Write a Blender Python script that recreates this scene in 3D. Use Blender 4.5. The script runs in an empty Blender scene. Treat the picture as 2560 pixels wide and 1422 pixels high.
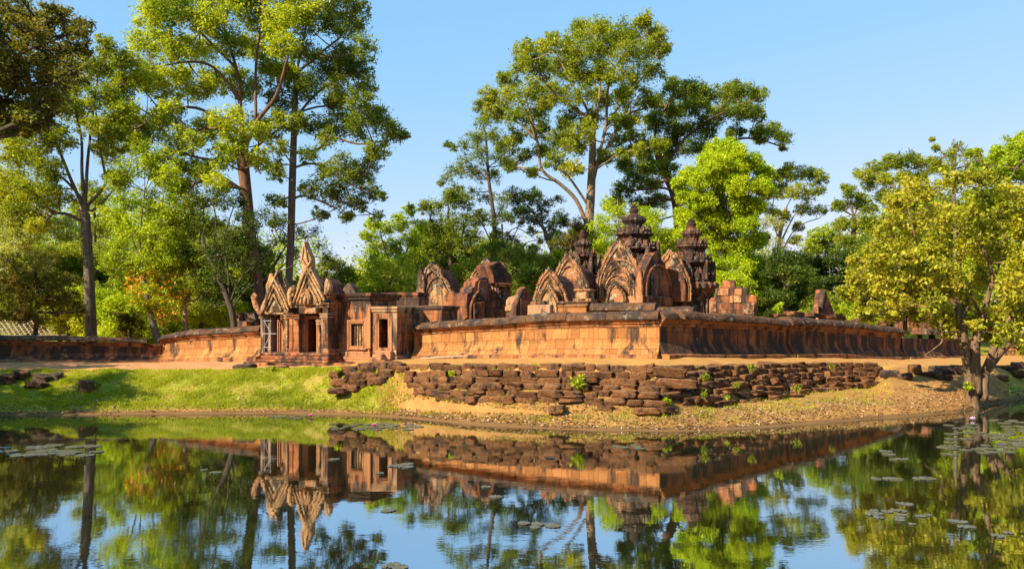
import bpy, math, random
import numpy as np
from mathutils import Vector
random.seed(7); RNG = np.random.default_rng(7)
SC = bpy.context.scene
C = SC.collection
# ---------------------------------------------------------------- camera, sky, sun, exposure
F, HOR, CAMZ = 2009.0, 805.0, 3.9          # focal length in photo pixels, horizon row, eye height over the pond
cam = bpy.data.cameras.new('camera'); cam_o = bpy.data.objects.new('camera', cam); C.objects.link(cam_o)
cam_o.location = (0, 0, CAMZ); cam_o.rotation_euler = (math.radians(90), 0, 0)
cam.sensor_width = 36; cam.lens = 36 * F / 2560; cam.shift_y = (HOR - 711) / 2560
cam.clip_start = 0.1; cam.clip_end = 3000
SC.camera = cam_o
SUN_ELEV = 33
SUNV = Vector((-0.80, -0.60, 0)).normalized() * math.cos(math.radians(SUN_ELEV)) + Vector((0, 0, math.sin(math.radians(SUN_ELEV))))
world = bpy.data.worlds.new('World'); SC.world = world; world.use_nodes = True
wn = world.node_tree.nodes; wl = world.node_tree.links
bg = wn['Background']
sky = wn.new('ShaderNodeTexSky'); sky.sky_type = 'NISHITA'; sky.sun_disc = False
sky.sun_elevation = math.radians(SUN_ELEV); sky.sun_rotation = math.atan2(SUNV.x, SUNV.y) % (2 * math.pi)
sky.altitude = 1500; sky.air_density = 1.0; sky.dust_density = 0.0; sky.ozone_density = 1.0
# clear dry-season sky: soften the brightening towards the horizon, channel by channel
sp = wn.new('ShaderNodeSeparateColor'); cb = wn.new('ShaderNodeCombineColor'); wl.new(sky.outputs[0], sp.inputs[0])
for i, (pw, k) in enumerate(((0.72, 1.04), (0.305, 2.02), (0.10, 3.6))):
    p1 = wn.new('ShaderNodeMath'); p1.operation = 'POWER'; p1.inputs[1].default_value = pw; wl.new(sp.outputs[i], p1.inputs[0])
    p2 = wn.new('ShaderNodeMath'); p2.operation = 'MULTIPLY'; p2.inputs[1].default_value = k; wl.new(p1.outputs[0], p2.inputs[0]); wl.new(p2.outputs[0], cb.inputs[i])
wl.new(cb.outputs[0], bg.inputs['Color']); bg.inputs['Strength'].default_value = 0.10
sun = bpy.data.lights.new('sun', 'SUN'); sun.energy = 4.8; sun.angle = math.radians(0.5); sun.color = (1.0, 0.88, 0.70)
sun_o = bpy.data.objects.new('sun', sun); C.objects.link(sun_o); sun_o.location = (-40, -20, 60)
sun_o.rotation_euler = SUNV.to_track_quat('Z', 'Y').to_euler()
SC.view_settings.view_transform = 'Standard'; SC.view_settings.look = 'None'
SC.view_settings.exposure = 1.3; SC.view_settings.gamma = 1
SC.render.engine = 'CYCLES'
SC.cycles.max_bounces = 6; SC.cycles.diffuse_bounces = 3; SC.cycles.glossy_bounces = 3; SC.cycles.transmission_bounces = 3
SC.cycles.use_denoising = True
SC.cycles.caustics_reflective = False; SC.cycles.caustics_refractive = False

# ---------------------------------------------------------------- helpers
def P(px, py, d):
    return np.array([(px - 1280) * d / F, d, CAMZ - (py - HOR) * d / F])

def tag(o, label=None, cat=None, group=None, kind=None):
    if label: o['label'] = label
    if cat: o['category'] = cat
    if group: o['group'] = group
    if kind: o['kind'] = kind
    return o

def thing(name, label, cat, loc, group=None):
    o = bpy.data.objects.new(name, None); C.objects.link(o); o.location = tuple(loc)
    o.empty_display_size = 0.3
    return tag(o, label, cat, group)

class Frame:
    """upright frame at a world point, turned about z; u = right along the face, v = away from the viewer"""
    def __init__(s, px, py, d, deg):
        s.o = P(px, py, d); t = math.radians(deg)
        s.u = np.array([math.cos(t), math.sin(t), 0]); s.v = np.array([-math.sin(t), math.cos(t), 0])
    def w(s, u, v, z):
        return s.o + s.u * u + s.v * v + np.array([0, 0, z])
    def px(s, px, py, v=0.0):
        r = np.array([(px - 1280) / F, 1.0, -(py - HOR) / F]); c = np.array([0, 0, CAMZ])
        t = (np.dot(s.o - c, s.v) + v) / np.dot(r, s.v)
        q = c + r * t - s.o
        return float(np.dot(q, s.u)), float(q[2])

class MB:
    def __init__(s): s.v = []; s.f = []; s.uv = None; s.m = []; s.mi = 0
    def add(s, vs, fs):
        b = len(s.v); s.v.extend([tuple(float(c) for c in x) for x in vs])
        s.f.extend([tuple(i + b for i in q) for q in fs]); s.m.extend([s.mi] * len(fs))
    def box(s, fr, u0, u1, v0, v1, z0, z1, tu=0.0, tv=0.0, j=0.0):
        vs = []
        for z, a, b in ((z0, 0, 0), (z1, tu, tv)):
            for (u, v) in ((u0 + a, v0 + b), (u1 - a, v0 + b), (u1 - a, v1 - b), (u0 + a, v1 - b)):
                if j: u += random.uniform(-j, j); v += random.uniform(-j, j)
                vs.append(fr.w(u, v, z + (random.uniform(-j, j) if j else 0)))
        s.add(vs, [(3, 2, 1, 0), (4, 5, 6, 7), (0, 1, 5, 4), (1, 2, 6, 5), (2, 3, 7, 6), (3, 0, 4, 7)])
    def pbox(s, fr, x0, x1, y0, y1, v0, v1, j=0.0):
        u0, z1 = fr.px(x0, y0, v0); u1, _ = fr.px(x1, y0, v0); xm = (x0 + x1) / 2
        z1 = fr.px(xm, y0, v0)[1]; z0 = fr.px(xm, y1, v0)[1]
        s.box(fr, u0, u1, v0, v1, z0, z1, j=j)
    def prism(s, fr, pts, v0, v1):
        """closed outline of (u, z) extruded from v0 to v1"""
        n = len(pts)
        vs = [fr.w(u, v0, z) for u, z in pts] + [fr.w(u, v1, z) for u, z in pts]
        a = sum(pts[i][0] * pts[(i + 1) % n][1] - pts[(i + 1) % n][0] * pts[i][1] for i in range(n))
        fs = [tuple(range(n)), tuple(range(2 * n - 1, n - 1, -1))]
        for i in range(n):
            k = (i + 1) % n; fs.append((k, i, i + n, k + n))
        if a < 0: fs = [tuple(reversed(q)) for q in fs]
        s.add(vs, fs)
    def stack(s, fr, polys):
        """list of (polygon [(u, v)], z): loft with caps"""
        n = len(polys[0][0]); vs = []; fs = []
        for pts, z in polys: vs += [fr.w(u, v, z) for u, v in pts]
        for k in range(len(polys) - 1):
            for i in range(n):
                q = (i + 1) % n; fs.append((k * n + i, k * n + q, (k + 1) * n + q, (k + 1) * n + i))
        fs.append(tuple(reversed(range(n)))); fs.append(tuple(range((len(polys) - 1) * n, len(polys) * n)))
        s.add(vs, fs)
    def tube(s, path, rad, sides=7, cap=True):
        path = [np.asarray(p, float) for p in path]; n = len(path)
        if n < 2: return
        vs = []; fs = []; ref = np.array([0.31, 0.87, 0.38])
        for i in range(n):
            t = path[min(i + 1, n - 1)] - path[max(i - 1, 0)]; t = t / (np.linalg.norm(t) + 1e-9)
            a = np.cross(t, ref); a /= (np.linalg.norm(a) + 1e-9); b = np.cross(t, a)
            for k in range(sides):
                an = 2 * math.pi * k / sides
                vs.append(path[i] + rad[i] * (a * math.cos(an) + b * math.sin(an)))
        for i in range(n - 1):
            for k in range(sides):
                q = (k + 1) % sides
                fs.append((i * sides + k, i * sides + q, (i + 1) * sides + q, (i + 1) * sides + k))
        if cap:
            fs.append(tuple(range(sides))[::-1]); fs.append(tuple(range((n - 1) * sides, n * sides)))
        s.add(vs, fs)
    def lathe(s, fr, u, v, prof, sides=14):
        s.stack(fr, [([(u + r * math.cos(2 * math.pi * k / sides), v + r * math.sin(2 * math.pi * k / sides)) for k in range(sides)], z) for r, z in prof])
    def build(s, name, mats, parent=None, smooth=False, bevel=0.0, loc=None):
        v = np.array(s.v, float)
        root = parent
        while root is not None and root.parent is not None: root = root.parent
        if root is not None: L = np.array(root.location)
        elif loc is not None: L = np.array(loc)
        else: L = np.array([v[:, 0].mean(), v[:, 1].mean(), v[:, 2].min()])
        me = bpy.data.meshes.new(name); me.from_pydata((v - L).tolist(), [], s.f)
        if not isinstance(mats, (list, tuple)): mats = [mats]
        for m in mats: me.materials.append(m)
        if len(mats) > 1: me.polygons.foreach_set('material_index', s.m)
        if s.uv is not None:
            uvl = me.uv_layers.new(name='UVMap'); li = np.zeros(len(me.loops), dtype=np.int32); me.loops.foreach_get('vertex_index', li)
            uvl.data.foreach_set('uv', np.array(s.uv, dtype=np.float32)[li].ravel())
        me.polygons.foreach_set('use_smooth', [bool(smooth)] * len(me.polygons))
        me.update()
        o = bpy.data.objects.new(name, me); C.objects.link(o)
        if parent is not None: o.parent = parent
        else: o.location = tuple(L)
        if bevel:
            b = o.modifiers.new('bevel', 'BEVEL'); b.width = bevel; b.segments = 1; b.limit_method = 'ANGLE'; b.angle_limit = math.radians(35)
        return o

# ---------------------------------------------------------------- materials
def nodes(name):
    m = bpy.data.materials.new(name); m.use_nodes = True; nt = m.node_tree
    return m, nt, nt.nodes['Principled BSDF']
def N(nt, t, **kw):
    n = nt.nodes.new(t)
    for k, v in kw.items():
        if k in n.inputs: n.inputs[k].default_value = v
        else: setattr(n, k, v)
    return n
def L(nt, a, b): nt.links.new(a, b)
def ramp(nt, fac, stops):
    r = N(nt, 'ShaderNodeValToRGB'); e = r.color_ramp.elements
    while len(e) < len(stops): e.new(0.5)
    for i, (p, c) in enumerate(stops):
        e[i].position = p; e[i].color = (c, c, c, 1) if not isinstance(c, (tuple, list)) else (*c, 1)
    L(nt, fac, r.inputs[0]); return r.outputs[0]
def mix(nt, fac, a, b, mode='MIX'):
    m = N(nt, 'ShaderNodeMix', data_type='RGBA', blend_type=mode)
    if isinstance(fac, (int, float)): m.inputs[0].default_value = fac
    else: L(nt, fac, m.inputs[0])
    for i, c in ((6, a), (7, b)):
        if isinstance(c, (tuple, list)): m.inputs[i].default_value = (*c, 1)
        else: L(nt, c, m.inputs[i])
    return m.outputs[2]
def coords(nt, scale=(1, 1, 1), rand=True):
    tc = N(nt, 'ShaderNodeTexCoord'); mp = N(nt, 'ShaderNodeMapping'); mp.inputs['Scale'].default_value = scale
    if rand:
        oi = N(nt, 'ShaderNodeObjectInfo'); mu = N(nt, 'ShaderNodeMath', operation='MULTIPLY'); L(nt, oi.outputs['Random'], mu.inputs[0]); mu.inputs[1].default_value = 37.0
        ad = N(nt, 'ShaderNodeVectorMath', operation='ADD'); L(nt, tc.outputs['Object'], ad.inputs[0]); L(nt, mu.outputs[0], ad.inputs[1]); L(nt, ad.outputs[0], mp.inputs[0])
    else: L(nt, tc.outputs['Object'], mp.inputs[0])
    return mp.outputs[0]
def noise(nt, co, scale, detail=5, rough=0.6, dist=0.0):
    n = N(nt, 'ShaderNodeTexNoise', Scale=scale, Detail=detail, Roughness=rough, Distortion=dist)
    L(nt, co, n.inputs['Vector']); return n.outputs[0]
def bump(nt, h, strength, dist, bs, prev=None):
    b = N(nt, 'ShaderNodeBump', Strength=strength, Distance=dist); L(nt, h, b.inputs['Height'])
    if prev is not None: L(nt, prev, b.inputs['Normal'])
    L(nt, b.outputs[0], bs.inputs['Normal']); return b.outputs[0]

def stone_mat(name, c1, c2, c3, stain=0.5, lichen=0.3, blocks=None, blocks_uv=False, carve=0.0, rough=0.9, stainc=(0.03, 0.024, 0.02), lichc=(0.30, 0.29, 0.20)):
    m, nt, bs = nodes(name); bs.inputs['Roughness'].default_value = rough; bs.inputs['Specular IOR Level'].default_value = 0.15
    co = coords(nt); cs = coords(nt, (1.0, 1.0, 0.28))
    big = noise(nt, co, 0.8, 4); fine = noise(nt, co, 9, 6, 0.7)
    col = mix(nt, ramp(nt, big, [(0.32, 0.0), (0.68, 1.0)]), c1, c2)
    col = mix(nt, ramp(nt, fine, [(0.35, 0.0), (0.75, 0.75)]), col, c3)
    hgt = fine; mort = None
    if blocks:
        br = N(nt, 'ShaderNodeTexBrick'); br.offset = 0.43; br.squash = 0.8; br.squash_frequency = 3
        br.inputs['Scale'].default_value = 1; br.inputs['Brick Width'].default_value = blocks[0]; br.inputs['Row Height'].default_value = blocks[1]
        br.inputs['Mortar Size'].default_value = blocks[2]; br.inputs['Mortar Smooth'].default_value = 0.4; br.inputs['Bias'].default_value = 0
        br.inputs['Color1'].default_value = (0.62, 0.62, 0.62, 1); br.inputs['Color2'].default_value = (1.25, 1.25, 1.25, 1); br.inputs['Mortar'].default_value = (0.9, 0.9, 0.9, 1)
        if blocks_uv:
            uv = N(nt, 'ShaderNodeUVMap'); base = uv.outputs[0]
        else:   # a vertical-face projection: x + y against z
            tc = N(nt, 'ShaderNodeTexCoord'); sp = N(nt, 'ShaderNodeSeparateXYZ'); L(nt, tc.outputs['Object'], sp.inputs[0])
            ad = N(nt, 'ShaderNodeMath', operation='SUBTRACT'); L(nt, sp.outputs[0], ad.inputs[0]); L(nt, sp.outputs[1], ad.inputs[1])
            cb = N(nt, 'ShaderNodeCombineXYZ'); L(nt, ad.outputs[0], cb.inputs[0]); L(nt, sp.outputs[2], cb.inputs[1]); base = cb.outputs[0]
        wob = N(nt, 'ShaderNodeTexNoise', Scale=0.9, Detail=3); L(nt, base, wob.inputs['Vector'])
        sc = N(nt, 'ShaderNodeVectorMath', operation='MULTIPLY'); L(nt, wob.outputs['Color'], sc.inputs[0]); sc.inputs[1].default_value = (0.16, 0.16, 0)
        av = N(nt, 'ShaderNodeVectorMath', operation='ADD'); L(nt, base, av.inputs[0]); L(nt, sc.outputs[0], av.inputs[1])
        L(nt, av.outputs[0], br.inputs['Vector'])
        col = mix(nt, 0.75, col, br.outputs['Color'], 'MULTIPLY')
        mort = br.outputs['Fac']
        col = mix(nt, mort, col, (0.05, 0.03, 0.02))
    st = noise(nt, cs, 1.7, 6, 0.65, 0.3)
    col = mix(nt, ramp(nt, st, [(0.585 - 0.22 * stain, 0.0), (0.70 - 0.22 * stain, 0.93)]), col, stainc)
    li = noise(nt, co, 2.6, 7, 0.7)
    col = mix(nt, ramp(nt, li, [(0.66 - 0.20 * lichen, 0.0), (0.76 - 0.18 * lichen, 0.75)]), col, lichc)
    L(nt, col, bs.inputs['Base Color'])
    prev = bump(nt, hgt, 0.6, 0.03, bs)
    if mort is not None:
        iv = N(nt, 'ShaderNodeMath', operation='SUBTRACT'); iv.inputs[0].default_value = 1; L(nt, mort, iv.inputs[1])
        prev = bump(nt, iv.outputs[0], 0.8, 0.04, bs, prev)
    if carve:
        vo = N(nt, 'ShaderNodeTexVoronoi', Scale=9.0); L(nt, co, vo.inputs['Vector'])
        prev = bump(nt, vo.outputs[0], 0.9, carve, bs, prev)
        n2 = noise(nt, co, 24, 4); prev = bump(nt, n2, 0.7, carve * 0.7, bs, prev)
    return m

RED1, RED2, RED3 = (0.31, 0.10, 0.035), (0.40, 0.15, 0.05), (0.18, 0.06, 0.026)
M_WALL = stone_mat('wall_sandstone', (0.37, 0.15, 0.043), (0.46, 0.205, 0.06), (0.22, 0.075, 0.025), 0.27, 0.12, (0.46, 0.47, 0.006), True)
M_WALLD = stone_mat('shaded_stained_sandstone', (0.25, 0.085, 0.03), (0.34, 0.12, 0.035), (0.12, 0.04, 0.018), 0.85, 0.12, (0.6, 0.6, 0.006), True)  # black stains, and the shade on these walls put into the base colour
M_MOULD = stone_mat('moulded_sandstone', (0.34, 0.135, 0.045), (0.42, 0.18, 0.06), (0.21, 0.075, 0.03), 0.4, 0.3, (0.5, 2.0, 0.006), True)
M_COPE = stone_mat('weathered_coping', (0.13, 0.058, 0.026), (0.175, 0.085, 0.036), (0.06, 0.032, 0.02), 0.5, 0.5, (1.25, 9.0, 0.012), True, lichc=(0.27, 0.23, 0.15))
M_RED = stone_mat('red_sandstone', RED1, RED2, RED3, 0.70, 0.25, (0.62, 0.42, 0.006))
M_CARVE = stone_mat('carved_sandstone', (0.36, 0.155, 0.06), (0.44, 0.22, 0.09), (0.20, 0.075, 0.034), 0.66, 0.6, carve=0.07, lichc=(0.42, 0.38, 0.25))
M_PALE = stone_mat('pale_carved_stone', (0.42, 0.22, 0.085), (0.47, 0.27, 0.12), (0.25, 0.11, 0.045), 0.58, 0.5, carve=0.06, lichc=(0.42, 0.38, 0.22))
M_REDD = stone_mat('shaded_blackened_red_sandstone', (0.22, 0.07, 0.028), (0.28, 0.10, 0.036), (0.13, 0.045, 0.02), 0.62, 0.3, (0.62, 0.42, 0.008), lichc=(0.2, 0.18, 0.13))  # black lichen, with the shade of gables turned from the sun painted in
M_GREY = stone_mat('lichened_pillar_stone', (0.34, 0.19, 0.095), (0.40, 0.25, 0.135), (0.22, 0.1, 0.05), 0.42, 0.5)
M_TOWER = stone_mat('tower_sandstone', (0.26, 0.09, 0.042), (0.19, 0.08, 0.045), (0.08, 0.04, 0.028), 0.80, 0.66, carve=0.09, lichc=(0.19, 0.20, 0.135))
M_BRICK = stone_mat('temple_brick', (0.24, 0.08, 0.036), (0.20, 0.07, 0.032), (0.12, 0.045, 0.024), 0.55, 0.3, (0.25, 0.11, 0.012))
M_FRAME = stone_mat('door_frame_stone', (0.36, 0.15, 0.06), (0.43, 0.2, 0.085), (0.24, 0.09, 0.036), 0.38, 0.32)
M_LAT = stone_mat('laterite', (0.19, 0.08, 0.03), (0.26, 0.115, 0.04), (0.07, 0.032, 0.016), 0.42, 0.12, carve=0.05)
_nt = M_LAT.node_tree; _bs = _nt.nodes['Principled BSDF']; _src = _bs.inputs['Base Color'].links[0].from_socket
_oi = N(_nt, 'ShaderNodeObjectInfo'); _c = mix(_nt, 0.8, _src, ramp(_nt, _oi.outputs['Random'], [(0, (0.6, 0.55, 0.5)), (0.5, (1, 1, 1)), (1, (1.25, 1.2, 1.15))]), 'MULTIPLY')
_ge = N(_nt, 'ShaderNodeNewGeometry'); _sx = N(_nt, 'ShaderNodeSeparateXYZ'); _nt.links.new(_ge.outputs['Normal'], _sx.inputs[0])
_nz = noise(_nt, coords(_nt), 3, 4); _mu = N(_nt, 'ShaderNodeMath', operation='MULTIPLY'); _nt.links.new(_sx.outputs[2], _mu.inputs[0]); _nt.links.new(_nz, _mu.inputs[1])
_nt.links.new(mix(_nt, ramp(_nt, _mu.outputs[0], [(0.38, 0.0), (0.6, 0.5)]), _c, (0.28, 0.16, 0.06)), _bs.inputs['Base Color'])
M_DARKR = stone_mat('dark_rock', (0.10, 0.06, 0.04), (0.15, 0.09, 0.055), (0.05, 0.034, 0.024), 0.5, 0.3, carve=0.05)

def plain(name, col, col2, scale=6, rough=0.8, stretch=(1, 1, 1), bmp=0.02):
    m, nt, bs = nodes(name); bs.inputs['Roughness'].default_value = rough; bs.inputs['Specular IOR Level'].default_value = 0.2
    co = coords(nt, stretch); n = noise(nt, co, scale, 5)
    L(nt, mix(nt, ramp(nt, n, [(0.35, 0.0), (0.65, 1.0)]), col, col2), bs.inputs['Base Color']); bump(nt, n, 0.6, bmp, bs)
    return m
def bark(name, c1, c2): return plain(name, c1, c2, 5, 0.9, (1.6, 1.6, 0.35), 0.05)
BARK_G = bark('grey_bark', (0.08, 0.06, 0.042), (0.18, 0.135, 0.095)); BARK_B = bark('brown_bark', (0.07, 0.04, 0.025), (0.19, 0.10, 0.055))
BARK_P = bark('pale_bark', (0.13, 0.085, 0.05), (0.26, 0.18, 0.11)); BARK_T = bark('mottled_tan_bark', (0.07, 0.04, 0.02), (0.20, 0.125, 0.065)); BARK_D = bark('dark_bark', (0.045, 0.032, 0.022), (0.09, 0.065, 0.045))
M_WOODG = plain('grey_timber', (0.22, 0.20, 0.185), (0.32, 0.295, 0.27), 4, 0.8, (1, 1, 0.2)); M_BAMBOO = plain('bare_bamboo', (0.30, 0.22, 0.13), (0.42, 0.32, 0.2), 3)
M_DOOR = plain('brown_door_timber', (0.12, 0.06, 0.035), (0.2, 0.1, 0.055), 4, 0.8, (3, 3, 0.3))

def leaf_mat(name, stops, trans=0.42):
    m, nt, bs = nodes(name)
    at = N(nt, 'ShaderNodeAttribute', attribute_name='tint'); col = ramp(nt, at.outputs['Fac'], stops)
    bs.inputs['Roughness'].default_value = 0.5; bs.inputs['Specular IOR Level'].default_value = 0.25; L(nt, col, bs.inputs['Base Color'])
    tr = N(nt, 'ShaderNodeBsdfTranslucent'); br = N(nt, 'ShaderNodeMix', data_type='RGBA', blend_type='MULTIPLY'); br.inputs[0].default_value = 1
    L(nt, col, br.inputs[6]); br.inputs[7].default_value = (1.35, 1.3, 0.5, 1); L(nt, br.outputs[2], tr.inputs['Color'])
    mx = N(nt, 'ShaderNodeMixShader'); mx.inputs[0].default_value = trans
    L(nt, bs.outputs[0], mx.inputs[1]); L(nt, tr.outputs[0], mx.inputs[2]); L(nt, mx.outputs[0], nt.nodes['Material Output'].inputs['Surface'])
    return m
def lm(name, a, b, c, d=None): return leaf_mat(name, [(0.0, a), (0.4, b), (0.8, c), (1.0, d or c)])
LF_YEL = lm('yellow_green_leaves', (0.145, 0.226, 0.016), (0.340, 0.397, 0.022), (0.516, 0.550, 0.032), (0.516, 0.550, 0.047))
LF_OLI = lm('olive_leaves', (0.101, 0.151, 0.012), (0.215, 0.265, 0.016), (0.399, 0.404, 0.024), (0.497, 0.454, 0.035))
LF_GRN = lm('green_leaves', (0.069, 0.114, 0.015), (0.158, 0.211, 0.020), (0.284, 0.321, 0.025), (0.410, 0.376, 0.035))
LF_BRI = lm('bright_green_leaves', (0.159, 0.232, 0.010), (0.317, 0.418, 0.014), (0.491, 0.531, 0.021), (0.491, 0.531, 0.027))
LF_DRK = lm('dark_leaves', (0.035, 0.066, 0.013), (0.076, 0.116, 0.014), (0.133, 0.188, 0.021), (0.240, 0.188, 0.027))
LF_BRN = lm('brown_olive_leaves', (0.075, 0.083, 0.010), (0.140, 0.140, 0.012), (0.229, 0.186, 0.019), (0.329, 0.186, 0.022))
LF_ORG = lm('orange_leaves', (0.260, 0.232, 0.019), (0.552, 0.275, 0.017), (0.672, 0.290, 0.017), (0.672, 0.203, 0.014))
LF_LIM = lm('lime_leaves', (0.212, 0.331, 0.010), (0.403, 0.506, 0.015), (0.462, 0.506, 0.019), (0.462, 0.506, 0.027))
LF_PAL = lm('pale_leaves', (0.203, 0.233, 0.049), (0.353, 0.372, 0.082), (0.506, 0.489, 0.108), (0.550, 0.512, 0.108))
LF_TEAK = lm('broad_yellowed_leaves', (0.13, 0.16, 0.010), (0.35, 0.34, 0.018), (0.50, 0.45, 0.035), (0.50, 0.31, 0.05))
LF_LIT = leaf_mat('fallen_leaves', [(0, (0.10, 0.05, 0.022)), (0.5, (0.28, 0.15, 0.06)), (0.85, (0.42, 0.27, 0.13)), (1, (0.55, 0.42, 0.28))], 0.1)
LF_GRASS = lm('grass_blades_mixed', (0.09, 0.13, 0.008), (0.30, 0.34, 0.012), (0.46, 0.44, 0.02), (0.52, 0.36, 0.09))
# ---------------------------------------------------------------- terrain
#      px     dw    df   zf   dc    zc    db    zb
TAB = np.array([
    [-900, 33.5, 34.5, .35, 38.5, 1.55, 43, 1.70], [0, 33.4, 34.5, .35, 38.5, 1.55, 45, 1.68], [400, 34, 35, .35, 38.5, 1.55, 47.5, 1.57],
    [700, 34.2, 35, .35, 38.3, 1.60, 44.3, 1.76], [820, 34, 35, .3, 37.3, 1.72, 42.3, 1.76], [1000, 32.8, 33.8, .3, 35.6, 1.93, 41.2, 2.02],
    [1200, 30.4, 31.6, .35, 34, 2.02, 39.8, 2.13], [1400, 29.1, 30.5, .4, 33.3, 2.05, 38.3, 2.2], [1650, 28.6, 30, .4, 32.6, 2.0, 36.5, 2.28],
    [1750, 28.6, 30.2, .4, 33.9, 1.93, 38, 2.22], [1900, 29.6, 31, .4, 37, 1.86, 41.6, 2.06], [2100, 31.4, 32.6, .4, 41.6, 1.70, 47.2, 1.85],
    [2250, 32.8, 34, .4, 43.5, 1.56, 52, 1.52], [2400, 34.7, 36, .4, 43.5, 1.46, 58, 1.35], [2486, 38.3, 39.5, .35, 43, 1.45, 62, 1.35],
    [2600, 42, 43, .3, 46, 1.45, 64, 1.5], [3400, 50, 51, .3, 54, 1.6, 70, 1.7]])
def ss(t): t = np.clip(t, 0, 1); return t * t * (3 - 2 * t)
def wob(x, y, k=1.0):
    return (np.sin(x * 1.3 * k + 1.1 * np.sin(y * 0.9 * k)) + np.sin(y * 1.7 * k + 0.8 * np.sin(x * 1.1 * k + 2)) + 0.5 * np.sin(3.1 * x * k + 2.3 * y * k) + 0.5 * np.sin(2.7 * y * k - 3.3 * x * k + 1)) / 3
def prof(x, y):
    x = np.asarray(x, float); y = np.asarray(y, float)
    px = 1280 + F * x / np.maximum(y, 6.0)
    return px, [np.interp(px, TAB[:, 0], TAB[:, i]) for i in range(1, 8)]
def bank_z(px, t, s, zf, zc):
    t = np.clip(t, 0, 1); smooth = zf + (zc - zf) * (0.55 * ss(t) + 0.45 * t)
    steps = np.maximum(zf + .25 * t, zc - .22 * ss(s / .2) - .50 * s)          # earth packed behind and under the stone courses
    k = ss((px - 985) / 60) * ss((2235 - px) / 60)
    return smooth + (steps - smooth) * k
def ground_z(x, y):
    x = np.asarray(x, float); y = np.asarray(y, float)
    px, (dw, df, zf, dc, zc, db, zb) = prof(x, y)
    dw = dw + 0.22 * wob(x, y, 0.8); d = np.maximum(y, 0.0)
    z = np.where(d < dw, -0.35 * (dw - d), 0)
    z = np.maximum(z, -1.4)
    z = np.where((d >= dw) & (d < df), zf * (d - dw) / np.maximum(df - dw, 0.1), z)
    t = (d - df) / np.maximum(dc - df, 0.1)
    z = np.where((d >= df) & (d < dc), bank_z(px, t, dc - d, zf, zc), z)
    z = np.where((d >= dc) & (d < db), zc + (zb - zc) * ss((d - dc) / np.maximum(db - dc, 0.1)), z)
    z = np.where(d >= db, zb + (1.9 - zb) * ss((d - db) / 25.0), z)
    z = z + np.where(d > dw, 0.035 * wob(x, y, 1.9) * ss((d - dw) / 1.0), 0) + np.where(d > df, 0.05 * wob(x, y, 0.7), 0) + np.where((d > dc) & (px < 780), 0.07 * wob(x, y, 2.3) * ss((d - dc) / .8) * ss((44 - d) / 2), 0)
    left = ss((-x - 0.62 * np.clip(y, 0, 60) - 1.2) / 2.0) * (y < dw)        # the bank left of the frame
    near = ss((7.0 - y) / 5.0)                                   # the bank the viewer stands on
    z = np.where(y < dw, z + (1.8 - z) * np.maximum(left, near), z)
    return z
def gz(x, y): return float(ground_z(np.array([x]), np.array([y]))[0])

def axis(a, b, fine0, fine1, step, coarse):
    l = list(np.arange(a, fine0, coarse)) + list(np.arange(fine0, fine1, step)) + list(np.arange(fine1, b + coarse, coarse))
    return np.array(l)
xs = np.unique(np.concatenate([np.linspace(-900, -60, 15), np.linspace(-60, -26, 24), np.arange(-26, 32, 0.22), np.linspace(32, 70, 26), np.linspace(70, 900, 15)]))
ys = np.unique(np.concatenate([np.linspace(-200, -5, 10), np.linspace(-5, 27, 28), np.arange(27, 47, 0.2), np.linspace(47, 75, 30), np.linspace(75, 1600, 22)]))
GX, GY = np.meshgrid(xs, ys); GZ = ground_z(GX, GY)
nx, ny = len(xs), len(ys)
me = bpy.data.meshes.new('ground'); idx = np.arange(nx * ny).reshape(ny, nx)
quads = np.stack([idx[:-1, :-1], idx[:-1, 1:], idx[1:, 1:], idx[1:, :-1]], -1).reshape(-1, 4)
me.from_pydata(np.stack([GX, GY, GZ], -1).reshape(-1, 3).tolist(), [], quads.tolist())
me.polygons.foreach_set('use_smooth', [True] * len(me.polygons))
px, (dw, df, zf, dc, zc, db, zb) = prof(GX, GY)
grass = ss((1200 - px) / 480) * ss((GY - dw - 0.25) / 0.5) * ss((dc + 0.15 - GY) / 0.6)
grass = np.maximum(grass, 0.36 * ss((px - 900) / 200) * ss((GY - dw - 0.8) / 0.8) * ss((dc - GY) / 0.5))
grass = np.maximum(grass, 0.75 * ss((GY - 56) / 8)); grass = np.maximum(grass, 0.9 * ss((px - 2490) / 60) * ss((GY - dw - .3) / .6) * ss((48 - GY) / 2))
grass = np.maximum(grass, .8 * ss((-GX - .62 * np.clip(GY, 0, 60) - 2.0) / 2) * (GY < dw) * (GZ > .25))
wet = ss((0.20 - GZ) / 0.22)
path = ss((760 - px) / 160) * ss((GY - dc + 0.2) / 0.5)
bank = ss((GY - dw - .1) / .4) * ss((dc - .3 - GY) / .5)
for nm, arr in (('bank', bank), ('grass', grass), ('wet', wet), ('path', path)):
    me.attributes.new(nm, 'FLOAT', 'POINT').data.foreach_set('value', arr.ravel().astype(np.float32))
m, nt, bs = nodes('earth_and_grass'); bs.inputs['Roughness'].default_value = 0.95; bs.inputs['Specular IOR Level'].default_value = 0.1
co = coords(nt, rand=False); n1 = noise(nt, co, 1.4, 6, 0.65); n2 = noise(nt, co, 14, 6, 0.7); n3 = noise(nt, co, 0.45, 4)
sand = mix(nt, ramp(nt, n2, [(0.3, 0.0), (0.7, 1.0)]), (0.33, 0.165, 0.042), (0.50, 0.275, 0.08))
sand = mix(nt, ramp(nt, n1, [(0.4, 0.0), (0.65, 0.75)]), sand, (0.36, 0.16, 0.045))
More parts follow.
